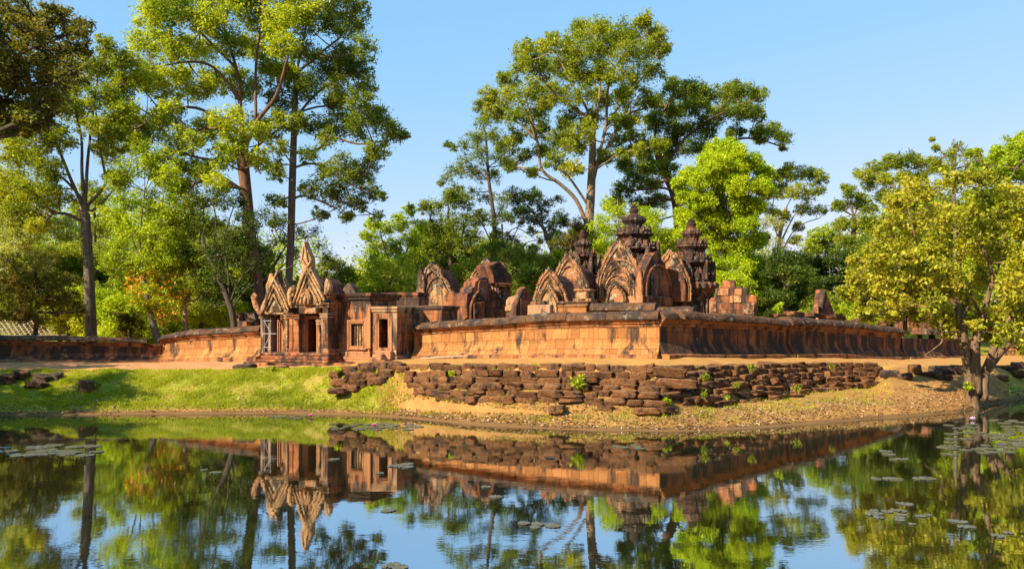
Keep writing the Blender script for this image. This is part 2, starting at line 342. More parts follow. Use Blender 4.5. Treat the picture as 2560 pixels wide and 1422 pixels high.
abk = N(nt, 'ShaderNodeAttribute', attribute_name='bank'); mb_ = N(nt, 'ShaderNodeMath', operation='MULTIPLY'); L(nt, abk.outputs['Fac'], mb_.inputs[0]); L(nt, ramp(nt, n2, [(0.3, 0.75), (0.65, 1.0)]), mb_.inputs[1])
sand = mix(nt, mb_.outputs[0], sand, mix(nt, ramp(nt, n1, [(0.35, 0.0), (0.6, 1.0)]), (0.22, 0.105, 0.032), (0.35, 0.18, 0.052)))
redp = mix(nt, ramp(nt, n2, [(0.3, 0.0), (0.7, 1.0)]), (0.38, 0.15, 0.055), (0.55, 0.28, 0.12))
ap = N(nt, 'ShaderNodeAttribute', attribute_name='path'); sand = mix(nt, ap.outputs['Fac'], sand, redp)
grs = mix(nt, ramp(nt, n2, [(0.3, 0.0), (0.7, 1.0)]), (0.11, 0.125, 0.008), (0.30, 0.30, 0.02))
grs = mix(nt, ramp(nt, n1, [(0.45, 0.0), (0.62, 0.85)]), grs, (0.34, 0.22, 0.055))
ag = N(nt, 'ShaderNodeAttribute', attribute_name='grass')
ad = N(nt, 'ShaderNodeMath', operation='ADD'); L(nt, ag.outputs['Fac'], ad.inputs[0]); L(nt, n1, ad.inputs[1])
col = mix(nt, ramp(nt, ad.outputs[0], [(0.96, 0.0), (1.36, 1.0)]), sand, grs)
aw = N(nt, 'ShaderNodeAttribute', attribute_name='wet'); a2 = N(nt, 'ShaderNodeMath', operation='ADD'); L(nt, aw.outputs['Fac'], a2.inputs[0]); L(nt, n1, a2.inputs[1])
col = mix(nt, ramp(nt, a2.outputs[0], [(0.7, 0.0), (1.2, 0.8)]), col, (0.10, 0.055, 0.025))
L(nt, col, bs.inputs['Base Color']); pv = bump(nt, n1, 0.5, 0.10, bs); bump(nt, n2, 0.6, 0.03, bs, pv)
me.materials.append(m)
go = bpy.data.objects.new('ground', me); C.objects.link(go); tag(go, kind='structure')

# ---------------------------------------------------------------- pond
m, nt, bs = nodes('pond_water'); bs.inputs['Base Color'].default_value = (0.016, 0.017, 0.006, 1); bs.inputs['Roughness'].default_value = 0.012
bs.inputs['IOR'].default_value = 12.0; bs.inputs['Specular Tint'].default_value = (0.92, 0.96, 1.0, 1); bs.inputs['Specular IOR Level'].default_value = 0.5
co = coords(nt, (1, 1, 1), False)
w1 = noise(nt, coords(nt, (1.0, 1.6, 1), False), 1.1, 3, 0.5, 0.4); w2 = noise(nt, coords(nt, (1.0, 2.2, 1), False), 5.5, 2, 0.5); w3 = noise(nt, co, 0.25, 2)
pv = bump(nt, w1, 0.2, 0.006, bs); mm = N(nt, 'ShaderNodeMath', operation='MULTIPLY'); L(nt, w2, mm.inputs[0]); L(nt, ramp(nt, w3, [(0.35, 0.15), (0.65, 1.0)]), mm.inputs[1])
bump(nt, mm.outputs[0], 0.25, 0.0025, bs, pv)
mb = MB(); mb.add([(-400, -60, 0), (400, -60, 0), (400, 66, 0), (-400, 66, 0)], [(0, 1, 2, 3)])
mb.build('water', m, loc=(0, 0, 0)); tag(bpy.data.objects['water'], kind='structure')
# ---------------------------------------------------------------- enclosure walls
def dL(px): r = (px - 1280) / F; return 39.55 / (1 + 0.404 * r)
def dR(px): r = (px - 1280) / F; return 36.26 / (1.17 - r)
def dN(px): r = (px - 1280) / F; return 152.9 / (2.75 - r)      # far left wall
def stations(raw, dfun, step=0.35, sag=0.02):
    out = []
    for (a, b) in zip(raw[:-1], raw[1:]):
        pa, pb = P(a[0], a[1], dfun(a[0])), P(b[0], b[1], dfun(b[0])); ta, tb = P(a[0], a[2], dfun(a[0]))[2], P(b[0], b[2], dfun(b[0]))[2]
        n = max(1, int(np.linalg.norm(pb[:2] - pa[:2]) / step))
        for i in range(n):
            t = i / n; q = pa + (pb - pa) * t; out.append([q[0], q[1], q[2], ta + (tb - ta) * t])
    q = P(raw[-1][0], raw[-1][1], dfun(raw[-1][0])); out.append([q[0], q[1], q[2], P(raw[-1][0], raw[-1][2], dfun(raw[-1][0]))[2]])
    out = np.array(out)
    out[:, 3] += sag * np.sin(np.arange(len(out)) * 0.37) + 0.4 * sag * np.sin(np.arange(len(out)) * 1.31)
    return out
def normals(st):
    n = len(st); nr = []
    for i in range(n):
        t1 = st[min(i + 1, n - 1), :2] - st[i, :2] if i < n - 1 else st[i, :2] - st[i - 1, :2]
        t0 = st[i, :2] - st[i - 1, :2] if i > 0 else t1
        t0 = t0 / np.linalg.norm(t0); t1 = t1 / np.linalg.norm(t1); t = t0 + t1; t /= np.linalg.norm(t)
        k = 1 / max(0.5, float(np.dot(t, t1)))
        nr.append(np.array([t[1], -t[0]]) * k)
    return np.array(nr)
PLINTH = [(-0.75, 0), (0.55, 0), (0.56, .055), (0.50, .065), (0.38, .075), (-0.75, .075)]
BODY = [(-0.75, .07), (.33, .07), (.30, .085), (.25, .11), (.10, .23), (.035, .29), (.0, .33), (.0, .665), (-.75, .665)]
CORNICE = [(-0.75, .655), (.02, .655), (.05, .675), (.05, .69), (.02, .70), (.08, .715), (.13, .735), (.13, .755), (.19, .775), (.24, .79), (.24, .812), (-.75, .812)]
COPE = [(-1.0, .81), (.31, .81), (.33, .835), (.30, .88), (.235, .925), (.14, .96), (.0, .985), (-.16, 1.0), (-.5, 1.0), (-.72, .975), (-.9, .92), (-1.0, .84)]
def sweep(st, nr, profile, rough=0.0, zbase=-0.25, mb=None, push=0.0):
    mb = mb or MB(); n = len(st); k = len(profile); vs = []; uv = []; u = 0.0; fs = []
    pl = [0]
    for i in range(1, k): pl.append(pl[-1] + math.hypot(profile[i][0] - profile[i - 1][0], 2.1 * (profile[i][1] - profile[i - 1][1])))
    for i in range(n):
        if i: u += float(np.linalg.norm(st[i, :2] - st[i - 1, :2]))
        for q, (o, h) in enumerate(profile):
            H = st[i, 3] - st[i, 2]; z = st[i, 2] + h * H
            if h == 0: z += zbase
            rr = push + (random.uniform(-rough, rough) if 0 < q < k - 1 else 0)
            vs.append((st[i, 0] + nr[i, 0] * (o + rr), st[i, 1] + nr[i, 1] * (o + rr), z + rr * 0.6)); uv.append((u, h * 2.1 if profile is not COPE else pl[q]))
    for i in range(n - 1):
        for q in range(k):
            w = (q + 1) % k; fs.append((i * k + q, (i + 1) * k + q, (i + 1) * k + w, i * k + w))
    fs.append(tuple(reversed(range(k)))); fs.append(tuple(range((n - 1) * k, n * k)))
    mb.add(vs, fs); mb.uv = (mb.uv or []) + uv
    return mb
def wall(name, label, st, mat_body, mat_mould, copings=((0, 1),), cat='wall', cornice=True, plinth=True, group=None):
    nr = normals(st); mid = st[len(st) // 2]
    t = thing(name, label, cat, (mid[0], mid[1], mid[2]), group)
    if plinth: sweep(st, nr, PLINTH, 0.012).build('plinth', mat_mould, t)
    sweep(st, nr, BODY, 0.0015).build('wall_body', mat_body, t)
    if cornice: sweep(st, nr, CORNICE, 0.006).build('cornice', mat_mould, t)
    n = len(st)
    for a, b in copings:
        i0, i1 = int(a * (n - 1)), int(b * (n - 1)) + 1
        s2 = st[i0:i1].copy(); s2[:, 3] += random.uniform(-0.04, 0.05)
        mb = MB(); k = 0; nn = i1 - i0
        while k < nn - 1:      # the coping is laid in separate stones
            w = min(random.randint(3, 5), nn - 1 - k); w = w if nn - 1 - k - w > 1 else nn - 1 - k
            s3 = s2[k:k + w + 1].copy(); s3[:, 3] += random.uniform(-.03, .03); dv = s3[-1, :2] - s3[-2, :2]; s3[-1, :2] -= dv / np.linalg.norm(dv) * random.uniform(.008, .03)
            sweep(s3, nr[i0 + k:i0 + k + w + 1], COPE, 0.014, mb=mb, push=random.uniform(-.018, .018)); k += w
        mb.build('coping', M_COPE, t)
    return t
rawL = [(1036, 895, 809), (1100, 894, 802), (1195, 893, 795), (1300, 893, 787), (1400, 893, 782), (1500, 893, 778), (1649, 893.5, 775)]
rawR = [(1650, 893.5, 775), (1700, 893, 776), (1800, 893.5, 781), (1900, 892, 789), (1966, 892, 797)]
sL = stations(rawL, dL); sR = stations(rawR, dR)
t = wall('enclosure_wall', 'sunlit orange sandstone wall with rounded mossy coping between the gateway and the near corner', sL, M_WALL, M_MOULD, ((0, .24), (.245, 1)))
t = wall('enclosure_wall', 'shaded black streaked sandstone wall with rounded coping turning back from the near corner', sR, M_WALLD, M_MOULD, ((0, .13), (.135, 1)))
sR2 = stations([(1972, 892, 791), (2000, 891, 793), (2083, 889, 799), (2176, 897, 809), (2252, 896.5, 820)], dR)
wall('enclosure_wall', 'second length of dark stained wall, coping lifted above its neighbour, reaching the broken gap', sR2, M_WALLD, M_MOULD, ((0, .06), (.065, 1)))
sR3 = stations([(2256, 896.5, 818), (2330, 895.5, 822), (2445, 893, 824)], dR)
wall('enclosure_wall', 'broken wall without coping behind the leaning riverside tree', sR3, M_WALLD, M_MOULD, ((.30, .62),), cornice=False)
wall('enclosure_wall', 'low sunlit sandstone wall with dark rounded coping left of the gateway', stations([(405, 904, 842), (410, 903.5, 836), (440, 902, 830), (470, 901, 827), (560, 898, 820), (656, 896, 814)], dL), M_WALL, M_MOULD, ((0, .3), (.305, 1)))
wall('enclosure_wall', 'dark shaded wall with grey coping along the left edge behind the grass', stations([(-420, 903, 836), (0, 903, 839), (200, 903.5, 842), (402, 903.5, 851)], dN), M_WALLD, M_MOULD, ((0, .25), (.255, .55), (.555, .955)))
# the lit return at the far right edge
FRX = Frame(2545, 890, 60, -20)
t = thing('ruined_wall', 'pale sunlit ruined wall end behind the leaning tree at the right edge', 'wall', FRX.o)
mb = MB(); mb.pbox(FRX, 2522, 2610, 846, 905, 0, 1.0); mb.build('wall_body', M_WALL, t, bevel=.04)
mb = MB(); mb.pbox(FRX, 2516, 2614, 838, 848, -.12, 1.1); mb.build('coping', M_MOULD, t, bevel=.04)
mb = MB(); mb.pbox(FRX, 2514, 2616, 876, 910, -.25, -.003); mb.build('plinth', M_MOULD, t, bevel=.04)

# ---------------------------------------------------------------- pediments
def outline(fr, pts, v): return [fr.px(x, y, v) for x, y in pts]
def shrink(pts, k, kz=None):
    us = [p[0] for p in pts]; z0 = min(p[1] for p in pts); cu = (min(us) + max(us)) / 2
    return [(cu + (u - cu) * k, z0 + (z - z0) * (kz or k)) for u, z in pts]
def arch(pts, k):
    us = [p[0] for p in pts]; z0 = min(p[1] for p in pts); H = max(p[1] for p in pts) - z0; cu = (min(us) + max(us)) / 2; w = (max(us) - min(us)) / 2 * k
    hh = H * (k - .06); out = [(cu - w, z0)]
    for i in range(19):
        t = math.pi * i / 18; out.append((cu - w * math.cos(t) * (1 - .06 * math.sin(3 * t) ** 2), z0 + hh * .42 + hh * .58 * math.sin(t) ** .85 if 0 < i < 18 else z0 + hh * .42))
    return out + [(cu + w, z0)]
def dense(pts, step):
    out = []
    for a, b in zip(pts[:-1], pts[1:]):
        n = max(1, int(math.hypot(b[0] - a[0], b[1] - a[1]) / step))
        out += [(a[0] + (b[0] - a[0]) * i / n, a[1] + (b[1] - a[1]) * i / n) for i in range(n)]
    return out + [pts[-1]]
def crockets(mb, fr, pts, v0, v1, size):
    """flame leaves standing on an open outline of (u, z)"""
    d = dense(pts, size * 0.62); n = len(d)
    for i in range(1, n - 1):
        tx, tz = d[i + 1][0] - d[i - 1][0], d[i + 1][1] - d[i - 1][1]; l = math.hypot(tx, tz) + 1e-6; tx /= l; tz /= l
        nx_, nz_ = -tz, tx
        if nz_ < -0.2: nx_, nz_ = -nx_, -nz_
        s = size * random.uniform(0.75, 1.2); lean = 0.35
        b0 = (d[i][0] - tx * s * .42, d[i][1] - tz * s * .42); b1 = (d[i][0] + tx * s * .42, d[i][1] + tz * s * .42)
        up = 0.55
        tip = (d[i][0] + nx_ * s * .8, d[i][1] + nz_ * s * .8 + up * s * .7)
        m1 = ((b0[0] + tip[0]) / 2 - tx * s * .12, (b0[1] + tip[1]) / 2 - tz * s * .12); m2 = ((b1[0] + tip[0]) / 2 + tx * s * .12, (b1[1] + tip[1]) / 2 + tz * s * .12)
        mb.prism(fr, [b0, b1, m2, tip, m1], v0, v1)
def pediment(t, fr, pts, v, thick, mat, bands=(0.78, 0.70), crk=0.2, panel=None, name='pediment', panel_mat=None):
    """pts: pixel outline, base left - apex - base right, at plane v"""
    o = outline(fr, pts, v); mb = MB(); mb.prism(fr, o, v, v + thick); ob = mb.build(name, mat, t, bevel=.03)
    sub = ob
    if crk:
        mb = MB(); crockets(mb, fr, o, v - .05, v + thick * .55, crk)
        for kk, sz, dv in ((.90, .5, .1),): crockets(mb, fr, shrink(o, kk), v - dv, v - .002, crk * sz)
        mb.build('flame_leaves', mat, sub)
    W = max(p[0] for p in o) - min(p[0] for p in o)
    for i, k in enumerate(bands):
        s = dense(arch(o, k), W * .05); r = W * (.030 - .012 * i)
        mb = MB(); mb.tube([fr.w(u, v - r * .35, z) for u, z in s], [r] * len(s), 8); mb.build('arch_band', mat, sub, smooth=True)
    if panel:
        s = arch(o, panel); cz = min(p[1] for p in s)
        mb = MB(); mb.prism(fr, s, v - .045, v - .003)
        # carved figure reliefs
        cu = sum(p[0] for p in s) / len(s); hh = max(p[1] for p in s) - cz
        for q in range(int(6 + W * 2)):
            u = cu + random.uniform(-.32, .32) * W * panel; z = cz + hh * random.uniform(.05, .6) * (1 - abs(u - cu) / (W * panel * .6))
            r = W * random.uniform(.02, .045)
            mb.lathe(Frame_at(fr, u, v - .05, z), 0, 0, [(r * .5, -r * 1.2), (r, -r * .3), (r * .8, r * .5), (r * .45, r), (r * .5, r * 1.5), (r * .1, r * 2)], 7)
        mb.build('tympanum', panel_mat or mat, sub)
    return ob
def Frame_at(fr, u, v, z):
    f = Frame.__new__(Frame); f.o = fr.w(u, v, z); f.u = fr.u; f.v = fr.v; return f
def mould(mb, fr, u0, u1, v0, v1, z0, z1, n=4, out=0.12, top=True):
    """stack of n courses stepping outwards (cornice) or inwards (base)"""
    h = (z1 - z0) / n
    for i in range(n):
        k = (i + 1) / n if top else 1 - i / n
        e = out * k + (0.02 if i % 2 else -0.012)
        mb.box(fr, u0 - e, u1 + e, v0 - e, v1 + (e if v1 - v0 > .6 else 0), z0 + i * h, z0 + (i + 1) * h)

# ---------------------------------------------------------------- gateway
G = Frame(820, 908, 42.5, -22); VP = -0.9
t = thing('temple_gateway', 'ornate red sandstone gateway with two pointed gables at the left end of the sunlit wall', 'gateway', G.o)
Z = lambda y, x=790, v=VP: G.px(x, y, v)[1]
U = lambda x, v=VP: G.px(x, 850, v)[0]
# stepped base
mb = MB()
mb.box(G, U(607, -1.9), U(818, -1.9), -1.9, 2.5, -.5, Z(905)); mb.box(G, U(818, -1.9) + .002, U(884, -1.0), -1.55, 2.5, -.5, Z(904))
mb.box(G, U(640, -1.65), U(819, -1.65), -1.65, 2.5, Z(905), Z(899)); mb.box(G, U(650, -1.4), U(820, -1.4), -1.4, 2.5, Z(899), Z(890))
mb.box(G, U(655, -1.2), U(822, -1.2), -1.2, 2.5, Z(890), Z(882))
mb.build('stylobate', M_MOULD if False else M_RED, t, bevel=.04)
for x0, x1, y0, y1, v in ((938, 964, 899, 911, -1.5), (989, 1029, 899, 911, -1.1), (630, 668, 906, 917, -2.5)):
    mb = MB(); mb.pbox(G, x0, x1, y0, y1 + 6, v, v + .7, j=.02); mb.build('base_block', M_RED, t, bevel=.04)
for k, (x0, x1, y0, y1, v) in enumerate(((922, 952, 893, 912, -1.25), (930, 956, 886, 912, -.95), (937, 976, 877, 912, -.65))):
    mb = MB(); mb.pbox(G, x0, x1, y0, y1, v, -.305, j=.015); mb.build('step', M_FRAME, t, bevel=.03)
# main body behind the portico: side return to the right of the main door, wing with the false window
uL, uR = U(733), U(820)
vd = -.35
mb = MB()
zt = Z(737)
mb.box(G, U(733, vd), U(757, vd), vd, 2.4, -.1, zt); mb.box(G, U(795, vd), uR, vd, 2.4, -.1, zt); mb.box(G, U(757, vd), U(795, vd), vd, 2.4, Z(790, 775, vd), zt)
mb.box(G, U(733, vd), uR, 2.4, 2.7, -.1, zt)
mb.box(G, uR - .35, uR, VP, vd, Z(882), zt)       # side wall of the porch
mb.build('porch_wall', M_RED, t, bevel=.02)
mb = MB(); vw = .06
def hole(mb, fr, x0, x1, y0, y1, hx0, hx1, hy0, hy1, v0, v1):
    u0, u1 = U(x0, v0), U(x1, v0); a, b = U(hx0, v0), U(hx1, v0); xm = (hx0 + hx1) / 2
    z1, z0 = fr.px(xm, y0, v0)[1], fr.px(xm, y1, v0)[1]; h1, h0 = fr.px(xm, hy0, v0)[1], fr.px(xm, hy1, v0)[1]
    mb.box(fr, u0, a, v0, v1, z0, z1); mb.box(fr, b, u1, v0, v1, z0, z1); mb.box(fr, a, b, v0, v1, h1, z1); mb.box(fr, a, b, v0, v1, z0, h0)
def frame(mb, fr, x0, x1, y0, y1, w, v0, v1, steps=3):
    """moulded frame: x0.. are the opening edges in pixels, w the width in metres"""
    xm = (x0 + x1) / 2; a, b = U(x0, v0), U(x1, v0); zt_, zb = fr.px(xm, y0, v0)[1], fr.px(xm, y1, v0)[1]
    for i in range(steps):
        e0, e1 = w * i / steps, w * (i + 1) / steps; vv = v1 - (v1 - v0) * (0.4 + 0.6 * (i + 1) / steps)
        mb.box(fr, a - e1, a - e0, vv, v1, zb - e1, zt_ + e1); mb.box(fr, b + e0, b + e1, vv, v1, zb - e1, zt_ + e1)
        mb.box(fr, a - e0, b + e0, vv, v1, zt_ + e0, zt_ + e1); mb.box(fr, a - e0, b + e0, vv, v1, zb - e1, zb - e0)
hole(mb, G, 842, 926, 752, 915, 875, 907, 809, 865, vw, vw + .45)
mb.box(G, U(842, vw), U(926, vw), vw + .46, 2.75, -.2, Z(752, 890, vw))
mb.build('wing_wall', M_RED, t, bevel=.02)
mb = MB(); mould(mb, G, uR + .003, U(923, vw), vw, 2.8, Z(753, 880, vw), Z(733, 880, vw), 5, .26); mould(mb, G, U(733), uR, VP + .1, 2.8, Z(748), Z(733), 4, .1); mb.build('cornice', M_RED, t, bevel=.02)
mb = MB(); mould(mb, G, uR + .003, U(923, vw), vw, 2.6, -.15, Z(872, 890, vw), 7, .34, False); mb.build('base_moulding', M_FRAME, t, bevel=.02)
mb = MB(); mould(mb, G, uR - .3, uR, VP, .6, Z(892), Z(872), 5, .12, False); mb.build('base_moulding', M_FRAME, t, bevel=.02)
mb = MB(); mb.pbox(G, 911, 926, 760, 872, vw - .12, vw - .002); mb.build('pilaster', M_FRAME, t, bevel=.03)
win = MB(); frame(win, G, 875, 907, 809, 865, .19, vw - .14, vw + .05); wo = win.build('window', M_FRAME, t, bevel=.012)
a, b = U(875, vw), U(907, vw); zb, ztp = G.px(891, 865, vw)[1], G.px(891, 809, vw)[1]
for k in range(5):
    u = a + (b - a) * (k + .62) / 5.2; mb = MB(); pr = []; nseg = 9
    for q in range(nseg):
        z = zb + (ztp - zb) * q / nseg; h = (ztp - zb) / nseg
        pr += [(.05, z), (.062, z + h * .25), (.062, z + h * .6), (.045, z + h * .75), (.068, z + h * .82), (.068, z + h * .93)]
    mb.lathe(G, u, vw + .16, pr, 10); mb.build('baluster', M_PALE, wo, smooth=True)
# lower wing with the open doorway
vl = -.3
mb = MB(); hole(mb, G, 931, 993, 782, 915, 945, 968, 797, 869, vl, vl + .4)
mb.box(G, U(931, vl), U(945, vl) - .1, vl + .4, 2.3, -.2, Z(782, 960, vl)); mb.box(G, U(968, vl) + .1, U(993, vl), vl + .4, 2.3, -.2, Z(782, 960, vl)); mb.box(G, U(931, vl), U(993, vl), 2.3, 2.5, -.2, Z(782, 960, vl))
mb.box(G, U(945, vl) - .1, U(968, vl) + .1, vl + .4, 2.3, Z(785, 960, vl), Z(782, 960, vl)); mb.build('side_chamber_wall', M_RED, t, bevel=.02)
mb = MB(); mould(mb, G, U(933, vl), U(991, vl), vl, 2.4, Z(783, 960, vl), Z(766, 960, vl), 5, .13); mb.build('cornice', M_GREY, t, bevel=.02)
mb = MB(); mould(mb, G, U(972, vl), U(990, vl), vl, 2.4, -.1, Z(874, 960, vl), 6, .16, False); mb.build('base_moulding', M_GREY, t, bevel=.02)
mb = MB(); mb.pbox(G, 977, 992.5, 784, 874, vl - .07, vl - .003); mb.build('pilaster', M_GREY, t, bevel=.02)
mb = MB(); frame(mb, G, 945, 968, 797, 869, .26, vl - .12, vl + .06, 4); mb.build('door_frame', M_FRAME, t, bevel=.012)
# porch: pillars, door frame, colonettes, lintel
def pillar(x0, x1, y0, y1, v, mat, dep=.4, name='pillar'):
    mb = MB(); a, b = U(x0, v), U(x1, v); xm = (x0 + x1) / 2; zt_, zb_ = G.px(xm, y0, v)[1], G.px(xm, y1, v)[1]
    mb.box(G, a, b, v, v + dep, zb_, zt_)
    for dz, e in ((0, .06), (.09, .035), (.16, .05)): mb.box(G, a - e, b + e, v - e, v + dep + e, zb_ + dz - (.02 if dz == 0 else 0), zb_ + dz + .06)
    for dz, e in ((.07, .09), (.15, .06), (.23, .075), (.31, .03)): mb.box(G, a - e, b + e, v - e, v + dep + e, zt_ - dz, zt_ - dz + .065)
    mb.build(name, mat, t, bevel=.02)
pillar(651, 658, 785, 882, VP, M_GREY); pillar(664, 676, 785, 882, VP + .25, M_GREY); pillar(707, 718, 786, 882, VP, M_PALE, .35)
pillar(722, 732, 782, 882, VP, M_RED); pillar(733, 747, 786, 882, VP + .02, M_RED, .42); pillar(803, 818, 783, 882, VP + .02, M_GREY, .42); pillar(794, 802, 800, 882, -.62, M_GREY, .2)
mb = MB(); frame(mb, G, 762, 787, 797, 881, .17, vd - .22, vd + .1, 3); mb.build('door_frame', M_FRAME, t, bevel=.012)
for x in (751, 799):
    mb = MB(); u = U(x, -.62); zb_, zt_ = Z(881, x, -.62), Z(794, x, -.62); pr = []
    for q in range(14):
        h = (zt_ - zb_) / 14; z = zb_ + h * q; pr += [(.075, z), (.08, z + h * .5), (.06, z + h * .6), (.092, z + h * .72), (.092, z + h * .9)]
    mb.lathe(G, u, -.62, pr, 8); mb.build('colonette', M_CARVE, t, smooth=True)
mb = MB(); mb.pbox(G, 746, 790, 768, 784, VP - .05, vd - .002); mb.build('lintel', M_CARVE, t, bevel=.03)
mb = MB(); mb.box(G, U(720), uR + .05, VP - .02, vd, Z(769), Z(762)); mb.box(G, U(724), uR + .12, VP - .1, vd, Z(762), Z(757)); mb.build('architrave', M_CARVE, t, bevel=.02)
mb = MB(); mb.box(G, U(648), U(719.5), VP - .08, .8, Z(785), Z(779)); mb.box(G, U(650), U(719), VP, .8, Z(779), Z(774)); mb.build('architrave', M_PALE, t, bevel=.02)
# inner doorway of the left porch
vi = .5
mb = MB(); frame(mb, G, 698, 702, 806, 880, .14, vi - .1, vi + .1, 2); mb.box(G, U(676, vi), U(690, vi), vi, vi + .4, Z(884), Z(783)); mb.box(G, U(706, vi), U(740, vi), vi, vi + .4, Z(884), Z(783)); mb.build('door_frame', M_FRAME, t, bevel=.012)
mb = MB(); mb.box(G, U(655, 1.6), U(740, 1.6), 1.6, 2.0, -.1, Z(780)); mb.build('porch_wall', M_RED, t)
mb = MB(); mb.box(G, U(677, -.3), U(690, -.3), -.3, -.22, Z(884), Z(790)); mb.build('door_leaf', M_DOOR, t)
# gables
OUT_M = [(736, 763), (735, 735), (743, 711), (750, 688), (756, 671), (752, 658), (748, 645), (751, 632), (755, 619), (760, 602), (765.5, 619), (772, 634), (777, 647), (777.5, 661), (776, 671), (785, 688), (797, 711), (809, 736), (809, 763)]
pm = pediment(t, G, OUT_M, VP - .12, .42, M_PALE, bands=(), crk=0)
def gable_bands(par, fr, lines, v, r, mat):
    mb = MB()
    for ln in lines:
        q = outline(fr, ln, v); q = dense(q, .12); mb.tube([fr.w(u, v, z) for u, z in q], [r] * len(q), 7)
    mb.build('gable_moulding', mat, par, smooth=True)
gable_bands(pm, G, [[(733, 758), (746, 722), (758, 690), (768, 668), (776, 655)], [(812, 752), (796, 722), (780, 694), (766, 668), (757, 652)], [(742, 758), (754, 724), (766, 695), (776, 677)], [(803, 752), (788, 724), (776, 702), (764, 680), (758, 672)], [(749, 760), (760, 728), (770, 706), (777, 722), (794, 756)]], VP - .16, .06, M_PALE)
gable_bands(pm, G, [[(754, 655), (757, 630), (760, 608)], [(771, 655), (766, 632), (760, 608)]], VP - .14, .05, M_GREY)
mb = MB(); mb.prism(G, outline(G, [(750, 761), (750, 735), (756, 724), (763, 719), (771, 727), (775, 740), (775, 761)], VP - .3), VP - .3, VP - .13); nb = mb.build('niche', M_CARVE, pm, bevel=.03)
mb = MB(); q = outline(G, [(754, 758), (754, 743), (758, 735), (763, 732), (768, 737), (771, 746), (771, 758)], VP - .32); mb.tube([G.w(u, VP - .31, z) for u, z in dense(q, .08)], [.045] * len(dense(q, .08)), 7); mb.tube([G.w(*G.px(763, 757, VP - .32)[:1], VP - .32, G.px(763, 757, VP - .32)[1]), G.w(G.px(763, 741, VP - .32)[0], VP - .32, G.px(763, 741, VP - .32)[1])], [.1, .06], 8); mb.build('niche_figure', M_CARVE, nb if False else pm, smooth=True)
def curl(x0, y0, pts, rad, v=VP - .15, mat=M_PALE, nm='acroterion'):
    mb = MB(); q = dense(outline(G, pts, v), .09); n = len(q)
    mb.tube([G.w(u, v, z) for u, z in q], [rad * (1.25 - .9 * abs(i / (n - 1) - .4)) for i in range(n)], 8)
    mb.build(nm, mat, t, smooth=True)
curl(0, 0, [(727, 764), (725, 750), (724, 736), (727, 725), (733, 719), (737, 726), (736, 736), (731, 739)], .12); 
mb = MB(); mb.prism(G, outline(G, [(722, 752), (722, 735), (727, 722), (733, 711), (738, 724), (740, 742), (738, 755)], VP), VP - .02, VP + .25); mb.build('acroterion', M_PALE, t, bevel=.04)
mb = MB(); mb.prism(G, outline(G, [(810, 738), (812, 722), (812, 708), (817, 694), (824, 704), (828, 715), (825, 728), (820, 738)], VP), VP - .08, VP + .25); mb.build('acroterion', M_PALE, t, bevel=.05)
curl(0, 0, [(657, 783), (648, 780), (641, 766), (636, 752), (633, 742), (636, 735), (641, 739), (639, 746)], .13, mat=M_CARVE)
OUT_L = [(645, 782), (652, 764), (661, 746), (664, 728), (663, 714), (669, 700), (672, 684), (679, 683), (683, 697), (687, 690), (688, 676), (694, 674), (696, 700), (703, 720), (713, 742), (720, 760), (720, 782)]
pl = pediment(t, G, OUT_L, VP - .1, .42, M_PALE, bands=(), crk=0)
gable_bands(pl, G, [[(644, 784), (654, 775), (664, 754), (674, 726), (683, 702), (692, 682)], [(722, 778), (712, 752), (700, 726), (688, 703), (677, 686)], [(655, 780), (665, 762), (676, 736), (685, 715)], [(714, 772), (703, 748), (692, 726), (684, 712)], [(665, 778), (675, 758), (684, 736), (694, 756), (704, 776)]], VP - .14, .06, M_PALE)
mb = MB(); mb.prism(G, outline(G, [(688, 745), (690, 720), (696, 701), (706, 697), (714, 712), (719, 735), (722, 752)], .2), .2, .6); mb.build('rear_gable', M_CARVE, t, bevel=.04)
# ridged roofs behind the gables
mb = MB(); mb.prism(G, outline(G, [(740, 758), (750, 720), (764, 690), (778, 705), (798, 745), (804, 758)], VP + .35), VP + .31, 2.4); mb.prism(G, outline(G, [(655, 778), (668, 745), (682, 712), (698, 738), (714, 778)], VP + .35), VP + .33, 1.9); mb.build('roof', M_BRICK, t, bevel=.04)
mb = MB(); mb.prism(G, outline(G, [(851, 736), (856, 722), (865, 710), (872, 706), (880, 716), (888, 730), (890, 736)], 2.0), 2.0, 2.5); mb.build('roof_gable', M_DARKR, t, bevel=.05)
# timber brace propped in the left porch
tb = thing('timber_brace', 'grey cross braced timber prop standing in the left porch of the gateway', 'brace', G.w(U(668, VP - .25), VP - .25, Z(884)))
vb = VP - .2; pt = lambda x, y: G.w(*(lambda q: (q[0], vb, q[1]))(G.px(x, y, vb)))
for nm, prs in (('upright', (((660.5, 883), (660.5, 797)),)), ('upright', (((676.5, 884), (676.5, 797)),)), ('rail', (((658, 802), (678, 802)),)), ('rail', (((658, 834), (690, 834)),)), ('rail', (((658, 868), (678, 868)),)), ('brace', (((661, 804), (677, 832)),)), ('brace', (((661, 866), (677, 837)),))):
    mb = MB()
    for a, b in prs: mb.tube([pt(*a), pt(*b)], [.022, .022], 4)
    mb.build(nm, M_WOODG, tb)
